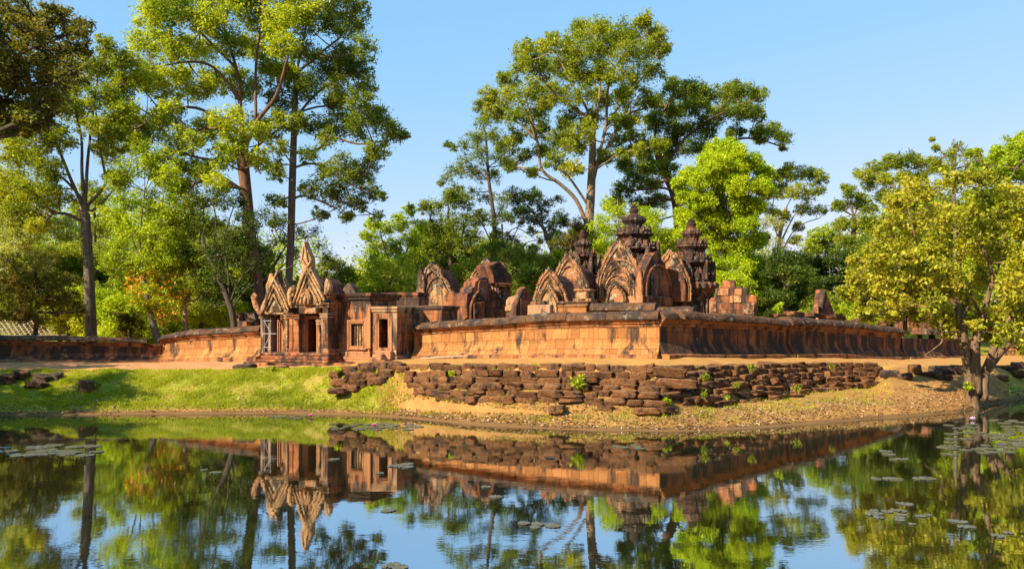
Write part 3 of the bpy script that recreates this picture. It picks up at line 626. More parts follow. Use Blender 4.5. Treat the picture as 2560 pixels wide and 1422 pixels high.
# long gallery behind the gateway
G2 = Frame(1000, 800, 47, -22)
t = thing('gallery_ruin', 'flat topped red stone gallery behind the low doorway of the gateway', 'ruin', G2.o)
U2 = lambda x, v=0: G2.px(x, 760, v)[0]; Z2 = lambda y, x=1000, v=0: G2.px(x, y, v)[1]
mb = MB(); mb.box(G2, U2(955), U2(1048), 0, 1.2, -3, Z2(742)); mb.build('gallery_wall', M_RED, t, bevel=.03)
mb = MB(); mould(mb, G2, U2(958), U2(1044), 0, 1.2, Z2(744), Z2(731), 3, .12); mb.build('cornice', M_RED, t, bevel=.02)
mb = MB(); mb.box(G2, U2(1040, -1.2), U2(1105, -1.2), -1.2, .8, -3, Z2(776, 1060, -1.2)); mb.build('side_wall', M_RED, t, bevel=.03)
mb = MB(); mould(mb, G2, U2(1000, -1.2), U2(1106, -1.2), -1.2, .8, Z2(776, 1060, -1.2), Z2(764, 1060, -1.2), 3, .1); mb.build('cornice', M_DARKR, t, bevel=.02)

# ---------------------------------------------------------------- temples behind the wall
S = 40.0    # bearing of the faces turned to the right
def z1px(zx, zy): return 1140 + zx / 5.925, 560 + zy / 5.925
def z2px(zx, zy): return 980 + zx * .3235, 480 + zy * .3235
def z3px(zx, zy): return 1500 + zx * .3235, 480 + zy * .3235
def z4px(zx, zy): return 1480 + zx / 4.739, 490 + zy / 4.739
def tr(f, l): return [f(*p) for p in l]
A = Frame(1085, 800, 49, -22)
t = thing('temple_gable', 'tan arched gable with a broken pointed side shrine behind the gateway doorway', 'ruin', A.o)
pediment(t, A, tr(z2px, [(235, 1000), (240, 760), (248, 660), (268, 600), (308, 562), (350, 590), (388, 650), (430, 735), (485, 800), (490, 1000)]), 0, .5, M_CARVE, (.84,), .16, .66, panel_mat=M_PALE)
mb = MB(); mb.prism(A, outline(A, tr(z2px, [(185, 900), (190, 700), (198, 630), (212, 578), (228, 610), (244, 650), (246, 730), (246, 900)]), -.25), -.25, .2); mb.build('acroterion', M_CARVE, t, bevel=.04)
mb = MB(); mb.prism(A, outline(A, tr(z2px, [(400, 1000), (400, 800), (440, 770), (500, 780), (510, 1000)]), -.2), -.2, .5); mb.build('side_block', M_RED, t, bevel=.04)
mb = MB(); mb.prism(A, outline(A, tr(z2px, [(250, 840), (262, 640), (308, 580), (360, 650), (420, 780), (440, 900)]), .5), .51, 3.0); mb.build('roof', M_BRICK, t, bevel=.04)
B = Frame(1205, 800, 48, S)
t = thing('temple_gable', 'dark shaded pointed gable with a sunlit edge, in front of the roofed library', 'ruin', B.o)
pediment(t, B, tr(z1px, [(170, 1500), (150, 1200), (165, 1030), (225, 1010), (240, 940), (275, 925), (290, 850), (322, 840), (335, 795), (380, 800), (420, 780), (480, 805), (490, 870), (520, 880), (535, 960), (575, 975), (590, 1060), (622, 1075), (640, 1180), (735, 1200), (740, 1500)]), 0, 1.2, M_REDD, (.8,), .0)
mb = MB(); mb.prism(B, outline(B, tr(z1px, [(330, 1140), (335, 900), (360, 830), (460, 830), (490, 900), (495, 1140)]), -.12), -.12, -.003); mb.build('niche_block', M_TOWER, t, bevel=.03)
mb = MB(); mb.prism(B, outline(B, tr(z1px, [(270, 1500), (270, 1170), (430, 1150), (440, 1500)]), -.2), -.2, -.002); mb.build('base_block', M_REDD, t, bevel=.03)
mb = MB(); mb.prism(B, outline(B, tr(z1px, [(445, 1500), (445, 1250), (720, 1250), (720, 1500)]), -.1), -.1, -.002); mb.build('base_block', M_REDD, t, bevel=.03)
B2 = Frame(1215, 790, 53, -22)
t = thing('temple_library', 'small stone roofed temple building with a tall sunlit gable left of the arched shrines', 'temple', B2.o)
pediment(t, B2, tr(z1px, [(90, 1300), (120, 960), (210, 860), (260, 740), (340, 640), (400, 570), (440, 530), (500, 600), (560, 720), (620, 860), (635, 1030), (635, 1300)]), 0, .45, M_CARVE, (.76, .68), .16, .55)
B2S = Frame(1247, 790, 52.4, S)
mb = MB(); mb.prism(B2S, outline(B2S, tr(z1px, [(560, 880), (545, 760), (500, 610), (640, 550), (700, 600), (760, 680), (830, 760), (840, 880)]), 0), 0, 1.5); mb.build('roof', M_BRICK, t, bevel=.05)
mb = MB(); mb.prism(B2S, outline(B2S, tr(z1px, [(630, 1300), (630, 880), (815, 880), (800, 1300)]), .1), .1, 1.4); mb.build('side_wall', M_TOWER, t, bevel=.05)
mb = MB(); mb.prism(B2S, outline(B2S, tr(z1px, [(590, 930), (590, 870), (840, 880), (840, 930)]), -.1), -.12, -.004); mb.build('cornice', M_RED, t, bevel=.04)
mb = MB(); mb.prism(B2, outline(B2, tr(z1px, [(560, 690), (600, 590), (640, 545), (700, 590), (740, 680), (640, 660)]), 2.6), 2.6, 3.1); mb.build('rear_gable', M_CARVE, t, bevel=.05)
CF = Frame(1310, 800, 47, S)
t = thing('gable_fragment', 'low broken triangular gable, sunlit left block and shaded right face, between library and arched shrine', 'ruin', CF.o)
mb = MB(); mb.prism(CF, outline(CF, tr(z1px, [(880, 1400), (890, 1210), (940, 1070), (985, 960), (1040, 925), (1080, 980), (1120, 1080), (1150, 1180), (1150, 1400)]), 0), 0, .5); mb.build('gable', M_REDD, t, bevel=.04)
CL = Frame(1280, 800, 47, -22)
mb = MB(); mb.prism(CL, outline(CL, tr(z1px, [(735, 1400), (735, 1130), (780, 1080), (900, 1050), (960, 1090), (960, 1400)]), 0), 0, .8); mb.build('side_block', M_WALL if False else M_GREY, t, bevel=.05)
mb = MB(); mb.prism(CL, outline(CL, tr(z1px, [(720, 1290), (725, 1215), (890, 1215), (885, 1290)]), -.12), -.12, -.003); mb.build('cornice', M_PALE, t, bevel=.04)
D = Frame(1370, 800, 49, -22)
t = thing('arched_shrine', 'lichened shrine with a double flame edged arch and short brick vault', 'shrine', D.o)
OD = tr(z1px, [(1150, 1420), (1150, 1180), (1190, 1060), (1210, 960), (1250, 860), (1300, 770), (1375, 690), (1450, 770), (1510, 850), (1560, 960), (1600, 1060), (1620, 1150), (1620, 1420)])
pediment(t, D, OD, .5, .45, M_CARVE, (.76, .68), .2, .0)
OD2 = tr(z1px, [(1240, 1420), (1235, 1200), (1260, 1060), (1300, 980), (1350, 900), (1400, 960), (1450, 1040), (1490, 1120), (1510, 1220), (1505, 1420)])
pediment(t, D, OD2, -.3, .4, M_PALE, (.88,), .12, .62, panel_mat=M_CARVE)
mb = MB(); mb.prism(D, outline(D, tr(z1px, [(1230, 1300), (1260, 900), (1370, 730), (1480, 830), (1580, 1050), (1610, 1300)]), .95), .96, 4.2); mb.build('vault_roof', M_BRICK, t, bevel=.04)
E = Frame(1425, 790, 56, -22)
t = thing('arched_shrine', 'taller arched shrine front with lichened arch and red tympanum, right behind the double arched one', 'shrine', E.o)
pediment(t, E, tr(z1px, [(1480, 1200), (1480, 760), (1520, 670), (1560, 590), (1600, 530), (1650, 465), (1700, 530), (1770, 600), (1830, 680), (1870, 770), (1920, 870), (1930, 1000), (1930, 1200)]), 0, .45, M_CARVE, (.84,), .2, .6, panel_mat=M_RED)
ES = Frame(1470, 790, 55.6, S)
mb = MB(); mb.prism(E, outline(E, tr(z1px, [(1500, 1200), (1520, 720), (1650, 560), (1800, 680), (1900, 900), (1920, 1200)]), .46), .461, 4.5); mb.build('vault_roof', M_BRICK, t, bevel=.04)
def block(name, label, fr, boxes, cat='ruin', group=None):
    t = thing(name, label, cat, fr.o, group)
    for nm, x0, x1, y0, y1, v0, v1, mt in boxes:
        mb = MB(); mb.pbox(fr, x0, x1, y0, y1, v0, v1, j=.02); mb.build(nm, mt, t, bevel=.04)
    return t
FP = Frame(1462, 790, 47, -22)
block('stone_pier', 'squat sunlit banded stone pier between the arched shrine and the central temple', FP, [('shaft', 1437, 1473, 728, 790, 0, 1.0, M_PALE), ('cap', 1434, 1476, 722, 728, -.08, 1.1, M_FRAME), ('base', 1432, 1478, 746, 800, -.12, 1.2, M_FRAME)])
FQ = Frame(1440, 800, 45, -22)
block('ruined_wall', 'low moulded stone wall stub topped by a cornice, just above the coping', FQ, [('wall_body', 1395, 1467, 768, 800, 0, .9, M_WALL), ('cornice', 1392, 1470, 758, 763, -.1, 1, M_GREY), ('cornice', 1389, 1472, 752, 758, -.18, 1.1, M_COPE), ('cornice', 1394, 1468, 763, 768, -.04, .95, M_MOULD)])
FQ2 = Frame(1330, 800, 45.5, -22)
block('ruined_wall', 'broken low wall stub of pale blocks in front of the double arched shrine', FQ2, [('wall_body', 1318, 1375, 762, 800, 0, .6, M_GREY), ('loose_block', 1325, 1352, 754, 763, .05, .5, M_RED), ('loose_block', 1345, 1362, 752, 762, .1, .5, M_DARKR)])

def redent(a):
    q = [(a, -.45 * a), (a, .45 * a), (.87 * a, .45 * a), (.87 * a, .7 * a), (.72 * a, .7 * a), (.72 * a, .87 * a), (.45 * a, .87 * a)]
    out = []
    for k in range(4):
        c, s = math.cos(k * math.pi / 2), math.sin(k * math.pi / 2); out += [(u * c - v * s, u * s + v * c) for u, v in q]
    return out
def antefix(mb, fr, u, v, z, h, w, du, dv):
    """small pointed stone, (du, dv) its facing"""
    f = Frame_at(fr, u, v, z); f.u = fr.u * -dv + fr.v * du; f.v = -(fr.u * du + fr.v * dv)
    mb.prism(f, [(-w * .8, 0), (w * .8, 0), (w, h * .25), (w * .75, h * .6), (w * .3, h * .85), (0, h), (-w * .3, h * .85), (-w * .75, h * .6), (-w, h * .25)], -w * .35, w * .35)
def tower(name, label, fr, ztop, levels, fin, body):
    """levels: [(z0, z1, half)], bottom first; fin: (z0, z1, half); body: (z0, z1, half)"""
    t = thing(name, label, 'tower', fr.o)
    def tier(z0, z1, a, nm, rounded=False):
        h = z1 - z0; mb = MB()
        pts = [(1.02, 0), (1.02, .07), (.94, .09), (.94, .14), (.82, .16), (.82, .50), (.90, .52), (.90, .57), (1.0, .59), (1.0, .64), (1.12, .67), (1.18, .74), (1.18, .79), (.98, .82), (.96, 1.0)]
        mb.stack(fr, [(redent(a * k), z0 + h * q) for k, q in pts]); ob = mb.build(nm, M_TOWER, t, bevel=.025)
        mb = MB()
        for k in range(4):   # false niches with little arches on each face
            c, s = math.cos(k * math.pi / 2), math.sin(k * math.pi / 2)
            for off, w, hh in ((0, .30, .5), (-.58, .12, .36), (.58, .12, .36)):
                u, v = a * (.9 if off == 0 else .78) * c - a * off * s, a * (.9 if off == 0 else .78) * s + a * off * c
                antefix(mb, fr, u, v, z0 + h * .1, h * hh, a * w, c, s)
        mb.build('niche', M_TOWER, ob, bevel=.015)
        for k in range(4):
            c, s = math.cos(k * math.pi / 2), math.sin(k * math.pi / 2)
            for off, o2, w, hh in ((0, 1.0, .24, .42), (-.74, .80, .12, .40), (.74, .80, .12, .40), (-.42, .97, .10, .28), (.42, .97, .10, .28)):
                mb = MB(); antefix(mb, fr, a * o2 * c - a * off * s, a * o2 * s + a * off * c, z0 + h * .85, h * hh * random.uniform(.8, 1.15), a * w, c, s)
                mb.build('antefix', M_TOWER, t, bevel=.012)
    z0, z1, a = body; tier(z0, z1, a, 'tower_body')
    for z0, z1, a in levels: tier(z0, z1, a, 'tier')
    z0, z1, a = fin[0]; h = z1 - z0; mb = MB()
    pr = [(.72, 0), (.72, .40), (.82, .43), (.82, .48), (.95, .53), (1.03, .62), (1.03, .70), (.95, .73), (.97, .77), (.86, .82), (.86, .86), (.58, .90), (.46, 1.0)]
    n = 28; mb.stack(fr, [([(r * a * (1 + .09 * (k % 2)) * math.cos(2 * math.pi * k / n), r * a * (1 + .09 * (k % 2)) * math.sin(2 * math.pi * k / n)) for k in range(n)], z0 + h * q) for r, q in pr])
    mb.build('lotus_crown', M_TOWER, t, bevel=.012)
    z0, z1, a = fin[1]; h = z1 - z0; mb = MB()
    mb.lathe(fr, 0, 0, [(r * a, z0 + h * q) for r, q in ((1.0, -.05), (1.0, .05), (.78, .1), (.86, .2), (1.0, .36), (1.0, .48), (.72, .56), (.5, .62), (.78, .66), (.78, .72), (.4, .78), (.55, .84), (.34, .92), (.12, 1.0))], 16)
    mb.build('finial', M_RED if False else M_BRICK, t, smooth=False)
    return t
def tw(px, d): return Frame(px, 790, d, -22)
def zz(fr, y): return CAMZ - (y - HOR) * fr.o[1] / F - fr.o[2]
def px_m(fr, n): return n * fr.o[1] / F
T = tw(1585, 62)
tower('tower', 'tallest weathered temple tower, tiered and crowned by a round finial, right of centre', T, 0, [(zz(T, 655), zz(T, 613), px_m(T, 50)), (zz(T, 617), zz(T, 576), px_m(T, 39))], ((zz(T, 579), zz(T, 536), px_m(T, 28)), (zz(T, 538), zz(T, 508), px_m(T, 12))), (zz(T, 790), zz(T, 650), px_m(T, 60)))
T = tw(1729, 61)
tower('tower', 'slimmer tiered temple tower in front of the bright green tree, right of the tallest tower', T, 0, [(zz(T, 690), zz(T, 645), px_m(T, 45)), (zz(T, 650), zz(T, 606), px_m(T, 33))], ((zz(T, 610), zz(T, 570), px_m(T, 23)), (zz(T, 571), zz(T, 546), px_m(T, 12))), (zz(T, 800), zz(T, 685), px_m(T, 54)))
T = tw(1456, 66)
tower('tower', 'smallest dark tiered tower rising behind the red arched shrine, left of the tallest tower', T, 0, [(zz(T, 670), zz(T, 632), px_m(T, 30))], ((zz(T, 634), zz(T, 598), px_m(T, 22)), (zz(T, 600), zz(T, 575), px_m(T, 11))), (zz(T, 790), zz(T, 665), px_m(T, 42)))
H1 = Frame(1550, 785, 57, -22)
t = thing('temple_hall', 'red temple hall with nested flame edged arches and a dark gabled side', 'temple', H1.o)
pediment(t, H1, tr(z4px, [(75, 1250), (72, 1040), (90, 930), (125, 850), (190, 700), (240, 620), (300, 545), (350, 620), (420, 660), (480, 760), (530, 850), (570, 930), (598, 1000), (600, 1250)]), .9, .45, M_CARVE, (.76, .68), .24, .56, panel_mat=M_RED)
pediment(t, H1, tr(z4px, [(105, 1250), (110, 1100), (150, 980), (205, 880), (250, 835), (290, 805), (340, 850), (400, 890), (455, 970), (510, 1080), (515, 1180), (515, 1250)]), -.2, .45, M_CARVE, (.76, .68), .2, .56, panel_mat=M_RED)
pediment(t, H1, tr(z4px, [(170, 1260), (190, 1160), (215, 1090), (262, 1025), (320, 1080), (370, 1160), (400, 1260)]), -.8, .35, M_CARVE, (.8,), .14, 0)
mb = MB(); mb.pbox(H1, 1589, 1607, 697, 745, -.3, .6); mb.prism(H1, outline(H1, tr(z4px, [(530, 990), (540, 930), (572, 865), (592, 930), (600, 990)]), -.25), -.25, .4); mb.build('corner_pier', M_FRAME, t, bevel=.04)
mb = MB(); mb.pbox(H1, 1566, 1607, 740, 790, -.6, .8); mb.build('corner_base', M_MOULD if False else M_FRAME, t, bevel=.04)
mb = MB(); mb.prism(H1, outline(H1, tr(z4px, [(110, 1250), (150, 850), (300, 600), (450, 760), (560, 960), (590, 1250)]), 1.35), 1.351, 3.6); mb.build('roof', M_BRICK, t, bevel=.04)
H2 = Frame(1607.5, 790, 56.2, S)
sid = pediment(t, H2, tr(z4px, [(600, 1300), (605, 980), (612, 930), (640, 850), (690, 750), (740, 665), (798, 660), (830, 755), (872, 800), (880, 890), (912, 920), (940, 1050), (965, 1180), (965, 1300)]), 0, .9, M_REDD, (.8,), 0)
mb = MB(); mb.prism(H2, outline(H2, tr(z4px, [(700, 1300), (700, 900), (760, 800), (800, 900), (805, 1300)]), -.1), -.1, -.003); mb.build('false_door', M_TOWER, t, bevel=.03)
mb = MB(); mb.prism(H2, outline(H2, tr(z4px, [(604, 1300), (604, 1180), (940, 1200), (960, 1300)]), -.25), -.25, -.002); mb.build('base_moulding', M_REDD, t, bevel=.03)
H3 = Frame(1690, 785, 59, -22)
t = thing('temple_hall', 'half hidden brick vaulted hall between the tallest and the slimmer tower', 'temple', H3.o)
pediment(t, H3, tr(z4px, [(840, 1250), (840, 740), (890, 690), (912, 645), (945, 690), (985, 685), (1060, 800), (1130, 960), (1160, 1060), (1160, 1250)]), 0, .5, M_CARVE, (), .16, 0)
mb = MB(); mb.prism(H3, outline(H3, tr(z4px, [(880, 1250), (880, 870), (920, 820), (1000, 880), (1080, 960), (1110, 1050), (1110, 1250)]), -.4), -.4, -.003); mb.build('vault_roof', M_BRICK, t, bevel=.04)
HB = Frame(1830, 790, 45, -22)
t = thing('gable_ruin', 'sunlit broken gable of large orange blocks above the shaded wall, right of the towers', 'ruin', HB.o)
hb = tr(z3px, [(845, 1000), (843, 840), (858, 815), (888, 812), (892, 770), (922, 768), (925, 735), (948, 690), (965, 682), (1040, 678), (1046, 735), (1088, 733), (1140, 740), (1143, 796), (1178, 792), (1207, 806), (1216, 850), (1206, 862), (1200, 1000)])
mb = MB(); mb.prism(HB, outline(HB, hb, 0), 0, .7); ob = mb.build('gable_wall', M_WALL if False else M_RED, t, bevel=.05)
for x0, x1, y0, y1 in ((890, 995, 745, 800), (1000, 1030, 802, 860), (1040, 1100, 745, 800), (1105, 1195, 860, 945), (1030, 1095, 800, 855), (845, 900, 850, 930)):
    mb = MB(); a, b = z3px(x0, y0), z3px(x1, y1); mb.pbox(HB, a[0] + .6, b[0] - .6, a[1] + .6, b[1] - .6, -.07, -.003, j=.015); mb.build('facing_block', random.choice([M_FRAME, M_PALE, M_CARVE]), t, bevel=.03)
IG = Frame(2060, 790, 56, S)
t = thing('gable_ruin', 'small dark pointed gable standing alone above the shaded wall, beside the leaning tree', 'ruin', IG.o)
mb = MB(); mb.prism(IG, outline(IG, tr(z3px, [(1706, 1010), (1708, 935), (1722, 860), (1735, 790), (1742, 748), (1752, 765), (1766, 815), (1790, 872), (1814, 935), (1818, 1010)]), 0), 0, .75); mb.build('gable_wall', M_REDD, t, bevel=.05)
IL = Frame(2040, 790, 55.5, -22)
mb = MB(); mb.prism(IL, outline(IL, tr(z3px, [(1648, 1010), (1650, 872), (1688, 866), (1690, 1010)]), 0), 0, .5); mb.build('side_block', M_FRAME, t, bevel=.04)
JF = Frame(2260, 790, 66, -22)
t = thing('temple_ruin', 'reddish ruined building half hidden behind the leaning tree foliage', 'ruin', JF.o)
mb = MB(); mb.pbox(JF, 2236, 2258, 768, 830, 0, 1.0); mb.pbox(JF, 2268, 2330, 762, 830, .6, 1.6); mb.pbox(JF, 2236, 2330, 780, 830, 1.0, 2); mb.build('ruin_wall', M_RED, t, bevel=.05)
KF = Frame(615, 820, 52, -22)
t = thing('gable_ruin', 'small dark ruin with one sunlit edge showing over the wall left of the gateway', 'ruin', KF.o)
mb = MB(); mb.pbox(KF, 597, 660, 781, 830, .4, 1.4); mb.build('ruin_wall', M_DARKR, t, bevel=.05)
mb = MB(); mb.prism(KF, outline(KF, [(586, 830), (587, 782), (594, 780), (599, 795), (598, 830)], 0), 0, .4); mb.pbox(KF, 590, 620, 803, 830, -.2, .39); mb.build('side_block', M_RED, t, bevel=.05)
# stones lying along the inner wall tops
for k, (x0, x1, y0, y1, dd, mt, lb) in enumerate((
    (1478, 1640, 757, 775, 44, M_COPE, 'mossy rounded wall top running behind the coping below the central hall'),
    (1640, 1735, 766, 780, 43, M_COPE, 'low dark wall top behind the near corner below the slimmer tower'))):
    fr = Frame((x0 + x1) / 2, y1, dd, -22); t = thing('inner_wall', lb, 'wall', fr.o)
    st = []
    for i in range(14):
        q = i / 13; u = fr.px(x0, y1, 0)[0] * (1 - q) + fr.px(x1, y1, 0)[0] * q; w = fr.w(u, 0, 0); st.append([w[0], w[1], w[2] - 1.2, fr.px((x0 + x1) / 2, y0, 0)[1] + fr.o[2] + random.uniform(-.03, .03)])
    st = np.array(st); nr = normals(st); sweep(st, nr, [(-.9, 0), (.2, 0), (.2, .7), (.36, .74), (.34, .84), (.2, .95), (-.05, 1.0), (-.5, 1.0), (-.9, .9)], .02).build('coping', mt, t)
# ---------------------------------------------------------------- trees
DENS, LSZ = 4.4, 0.68
def leaf_mesh(name, cen, tint, L_, mat, parent, W_=0.42, up=0.35, droop=0.0):
    n = len(cen); rng = RNG
    nrm = rng.normal(size=(n, 3)); nrm[:, 2] = np.abs(nrm[:, 2]) + up; nrm /= np.linalg.norm(nrm, axis=1)[:, None]
    a = rng.normal(size=(n, 3)); a[:, 2] -= droop; a -= nrm * (a * nrm).sum(1)[:, None]; a /= np.linalg.norm(a, axis=1)[:, None] + 1e-9
    b = np.cross(nrm, a); s = (L_ * rng.uniform(0.45, 1.5, n))[:, None]
    v = np.empty((n, 4, 3)); v[:, 0] = cen - a * s * .5; v[:, 1] = cen + b * s * W_ * .5 + a * s * .05 + nrm * s * .08; v[:, 2] = cen + a * s * .5; v[:, 3] = cen - b * s * W_ * .5 + a * s * .05 + nrm * s * .08
    root = parent
    while root is not None and root.parent is not None: root = root.parent
    O = np.array(root.location) if root is not None else np.zeros(3)
    v = (v - O).reshape(-1, 3)
    me = bpy.data.meshes.new(name); me.vertices.add(4 * n); me.vertices.foreach_set('co', v.ravel())
    me.loops.add(4 * n); me.loops.foreach_set('vertex_index', np.arange(4 * n, dtype=np.int32))
    me.polygons.add(n); me.polygons.foreach_set('loop_start', np.arange(0, 4 * n, 4, dtype=np.int32))
    try: me.polygons.foreach_set('loop_total', np.full(n, 4, dtype=np.int32))
    except Exception: pass
    me.update(); me.attributes.new('tint', 'FLOAT', 'FACE').data.foreach_set('value', np.clip(tint, 0, 1).astype(np.float32))
    me.materials.append(mat); me.validate()
    o = bpy.data.objects.new(name, me); C.objects.link(o); o.parent = parent
    return o

def bez(a, b, c, n):
    t = np.linspace(0, 1, n)[:, None]; return (1 - t) ** 2 * a + 2 * t * (1 - t) * b + t * t * c

def tree(label, d, trunk, clumps, leaf, bk, limbs=(), size=0.3, dens=60, depth=0.6, name='tree', cat='tree', group=None, flat=0.9, puff=0.38, nsub=22, twig=1.0, extra=None, up=0.35, W_=0.42, base=None, droop=0.0, infill=1.0):
    rng = RNG; m = d / F                                   # metres per photo pixel at this distance
    tr0 = trunk[0]; bx, by = (tr0[0] - 1280) * m, d
    g = gz(bx, by) if base is None else base
    t = thing(name, label, cat, (bx, by, g), group)
    # crown envelope
    cx = np.mean([c[0] for c in clumps]); hw = max(30, max(abs(c[0] - cx) + c[2] for c in clumps)) * m
    wood = MB(); sk = []
    path = [P(x, y, d) for x, y, r in trunk]; rad = [max(r * m * .82, .02) for x, y, r in trunk]
    if path[0][2] > g - .2: path.insert(0, np.array([path[0][0], d, g - .3])); rad.insert(0, rad[0] * 1.35)
    # smooth the trunk
    def smooth(path, rad, k=4):
        pp, rr = [], []
        n = len(path)
        for i in range(n - 1):
            p0, p1, p2, p3 = path[max(i - 1, 0)], path[i], path[i + 1], path[min(i + 2, n - 1)]
            for q in range(k):
                s = q / k; pp.append(.5 * (2 * p1 + (p2 - p0) * s + (2 * p0 - 5 * p1 + 4 * p2 - p3) * s * s + (3 * p1 - p0 - 3 * p2 + p3) * s ** 3)); rr.append(rad[i] + (rad[i + 1] - rad[i]) * s)
        return pp + [path[-1]], rr + [rad[-1]]
    path, rad = smooth(path, rad); wood.tube(path, rad, 10)
    zt = path[0][2] + .35 * (path[-1][2] - path[0][2])
    sk += [(p, r) for p, r in zip(path, rad) if p[2] > zt]
    for i, lb in enumerate(limbs):
        dd = rng.uniform(-.45, .45) * hw * depth; n = len(lb); q = []
        for k, pt in enumerate(lb):
            q.append(P(pt[0], pt[1], d + dd * (k / max(1, n - 1)) ** 1.2))
        r0 = (lb[0][2] if len(lb[0]) > 2 else 7) * m * .62; r1 = (lb[-1][2] if len(lb[-1]) > 2 else 2) * m
        r = [r0 + (r1 - r0) * (k / (n - 1)) for k in range(n)]
        q, r = smooth(q, r); wood.tube(q, r, 7); sk += list(zip(q, r))[2:]
    SP = np.array([p for p, r in sk]); SR = np.array([r for p, r in sk])
    cens, tints = [], []
    for c in list(clumps) + [(c[0] + rng.uniform(-.8, .8) * c[2], c[1] + rng.uniform(-.7, .7) * c[2], c[2] * .6) for c in clumps if rng.random() < .8 * infill]:
        x, y, rp = c[:3]; dx = np.clip((x - cx) * m / hw, -1, 1)
        off = rng.uniform(-1, 1) * depth * hw * math.sqrt(max(.08, 1 - dx * dx)) if len(c) < 4 else c[3]
        q = P(x, y, d); k = (d + off) / d; q = np.array([q[0] * k, d + off, CAMZ + (q[2] - CAMZ) * k]); R = rp * m * k * 1.04
        if len(SP):
            dist = np.linalg.norm((SP - q) * np.array([1, 1, 1.1]), axis=1) + np.where(SP[:, 2] > q[2] + .2 * R, 3.0 * (SP[:, 2] - q[2]), 0)
            i = int(np.argmin(dist)); a = SP[i]; r0 = min(SR[i] * .75, .012 * np.linalg.norm(q - a) + .035)
            midp = a + (q - a) * .5 + np.array([0, 0, -.06 * np.linalg.norm(q - a)]) + rng.normal(size=3) * .05 * np.linalg.norm(q - a)
            bz = bez(a, midp, q, 7); rr = np.linspace(r0, max(.02, r0 * .45), 7)
            if twig > 0: wood.tube(list(bz), list(rr), 6, False)
        lobes = rng.normal(size=(nsub, 3)); lobes /= np.linalg.norm(lobes, axis=1)[:, None]; lobes *= (R * rng.uniform(.2, 1.0, nsub) ** .6)[:, None]; lobes[:, 2] *= flat
        area = math.pi * R * R; per = max(10, int(DENS * dens * area / nsub))
        ct = rng.normal(0, .13)
        nl = int(per * nsub * .35); e = rng.normal(size=(nl, 3)); e *= (R * rng.uniform(.2, 1.0, nl) / np.linalg.norm(e, axis=1))[:, None]; e[:, 2] *= .8
        cens.append(q + e); tints.append(np.clip(.45 + ct + rng.normal(0, .2, nl), 0, 1))
        for lo in lobes:
            pc = q + lo
            if twig > 0 and rng.random() < .65:
                wood.tube(list(bez(q, q + lo * .5 + np.array([0, 0, -.1 * R]), pc, 4)), [max(.018, r0 * .4) if len(SP) else .02, .018, .014, .008], 4, False)
            n = int(per * rng.uniform(.5, 1.5)); pr = R * puff * rng.uniform(.7, 1.4)
            e = rng.normal(size=(n, 3)); e *= (pr * np.minimum(1.25, np.abs(rng.normal(.55, .35, n))) / np.linalg.norm(e, axis=1))[:, None]; e[:, 2] *= .8
            cens.append(pc + e); tints.append(np.clip(.45 + ct + rng.normal(0, .12) + rng.normal(0, .16, n), 0, 1))
    wo = wood.build('trunk', bk, t, smooth=True)
    leaf_mesh('crown', np.concatenate(cens), np.concatenate(tints), size * LSZ, leaf, t, W_=W_, up=up, droop=droop)
    if extra:     # a second colour of leaf: (clumps, material, size, density)
        ec, em, es, ed = extra; cens, tints = [], []
        for x, y, rp in ec:
            q = P(x, y, d + rng.uniform(-1.5, 0.5)); R = rp * m; n = int(ed * math.pi * R * R)
            e = rng.normal(size=(n, 3)) * R * .5; cens.append(q + e); tints.append(rng.uniform(0, 1, n))
        leaf_mesh('yellowed_leaves', np.concatenate(cens), np.concatenate(tints), es, em, t, W_=W_, up=up)
    return t

def fill(x0, x1, y0, y1, r, n, seed):
    g = random.Random(seed); return [(g.uniform(x0, x1), g.uniform(y0, y1), r * g.uniform(.75, 1.25)) for _ in range(n)]

# tall trees on the left
tree('dark crowned tree reaching into the top left corner, its trunk outside the picture', 14, [(-330, 1010, 30), (-315, 700, 26), (-280, 420, 22), (-240, 260, 17)],
     [(10, 25, 55), (80, 45, 50), (150, 50, 50), (205, 80, 36), (30, 120, 65), (110, 130, 60), (180, 120, 45), (40, 195, 60), (120, 200, 55), (185, 180, 42), (10, 250, 50), (90, 262, 45), (140, 250, 35), (-60, 40, 90), (-70, 150, 95), (-60, 250, 70), (-150, 90, 100), (-160, 220, 90), (120, 300, 30), (60, 80, 50), (-240, 150, 100), (-260, 40, 110), (5, 300, 38), (45, 312, 34), (-40, 320, 44), (80, 320, 26)],
     LF_BRN, BARK_D, [[(-240, 270, 9), (-120, 245), (-20, 215), (60, 222, 3)], [(-250, 300, 9), (-110, 170), (0, 110), (90, 100), (180, 85, 3)], [(-220, 260, 14), (-100, 90), (20, 20, 4)], [(-60, 200, 7), (60, 130), (150, 95), (210, 70, 2)]], size=.10, dens=420, depth=.5)  # dark brownish leaf colour stands in for this crown's backlit shade
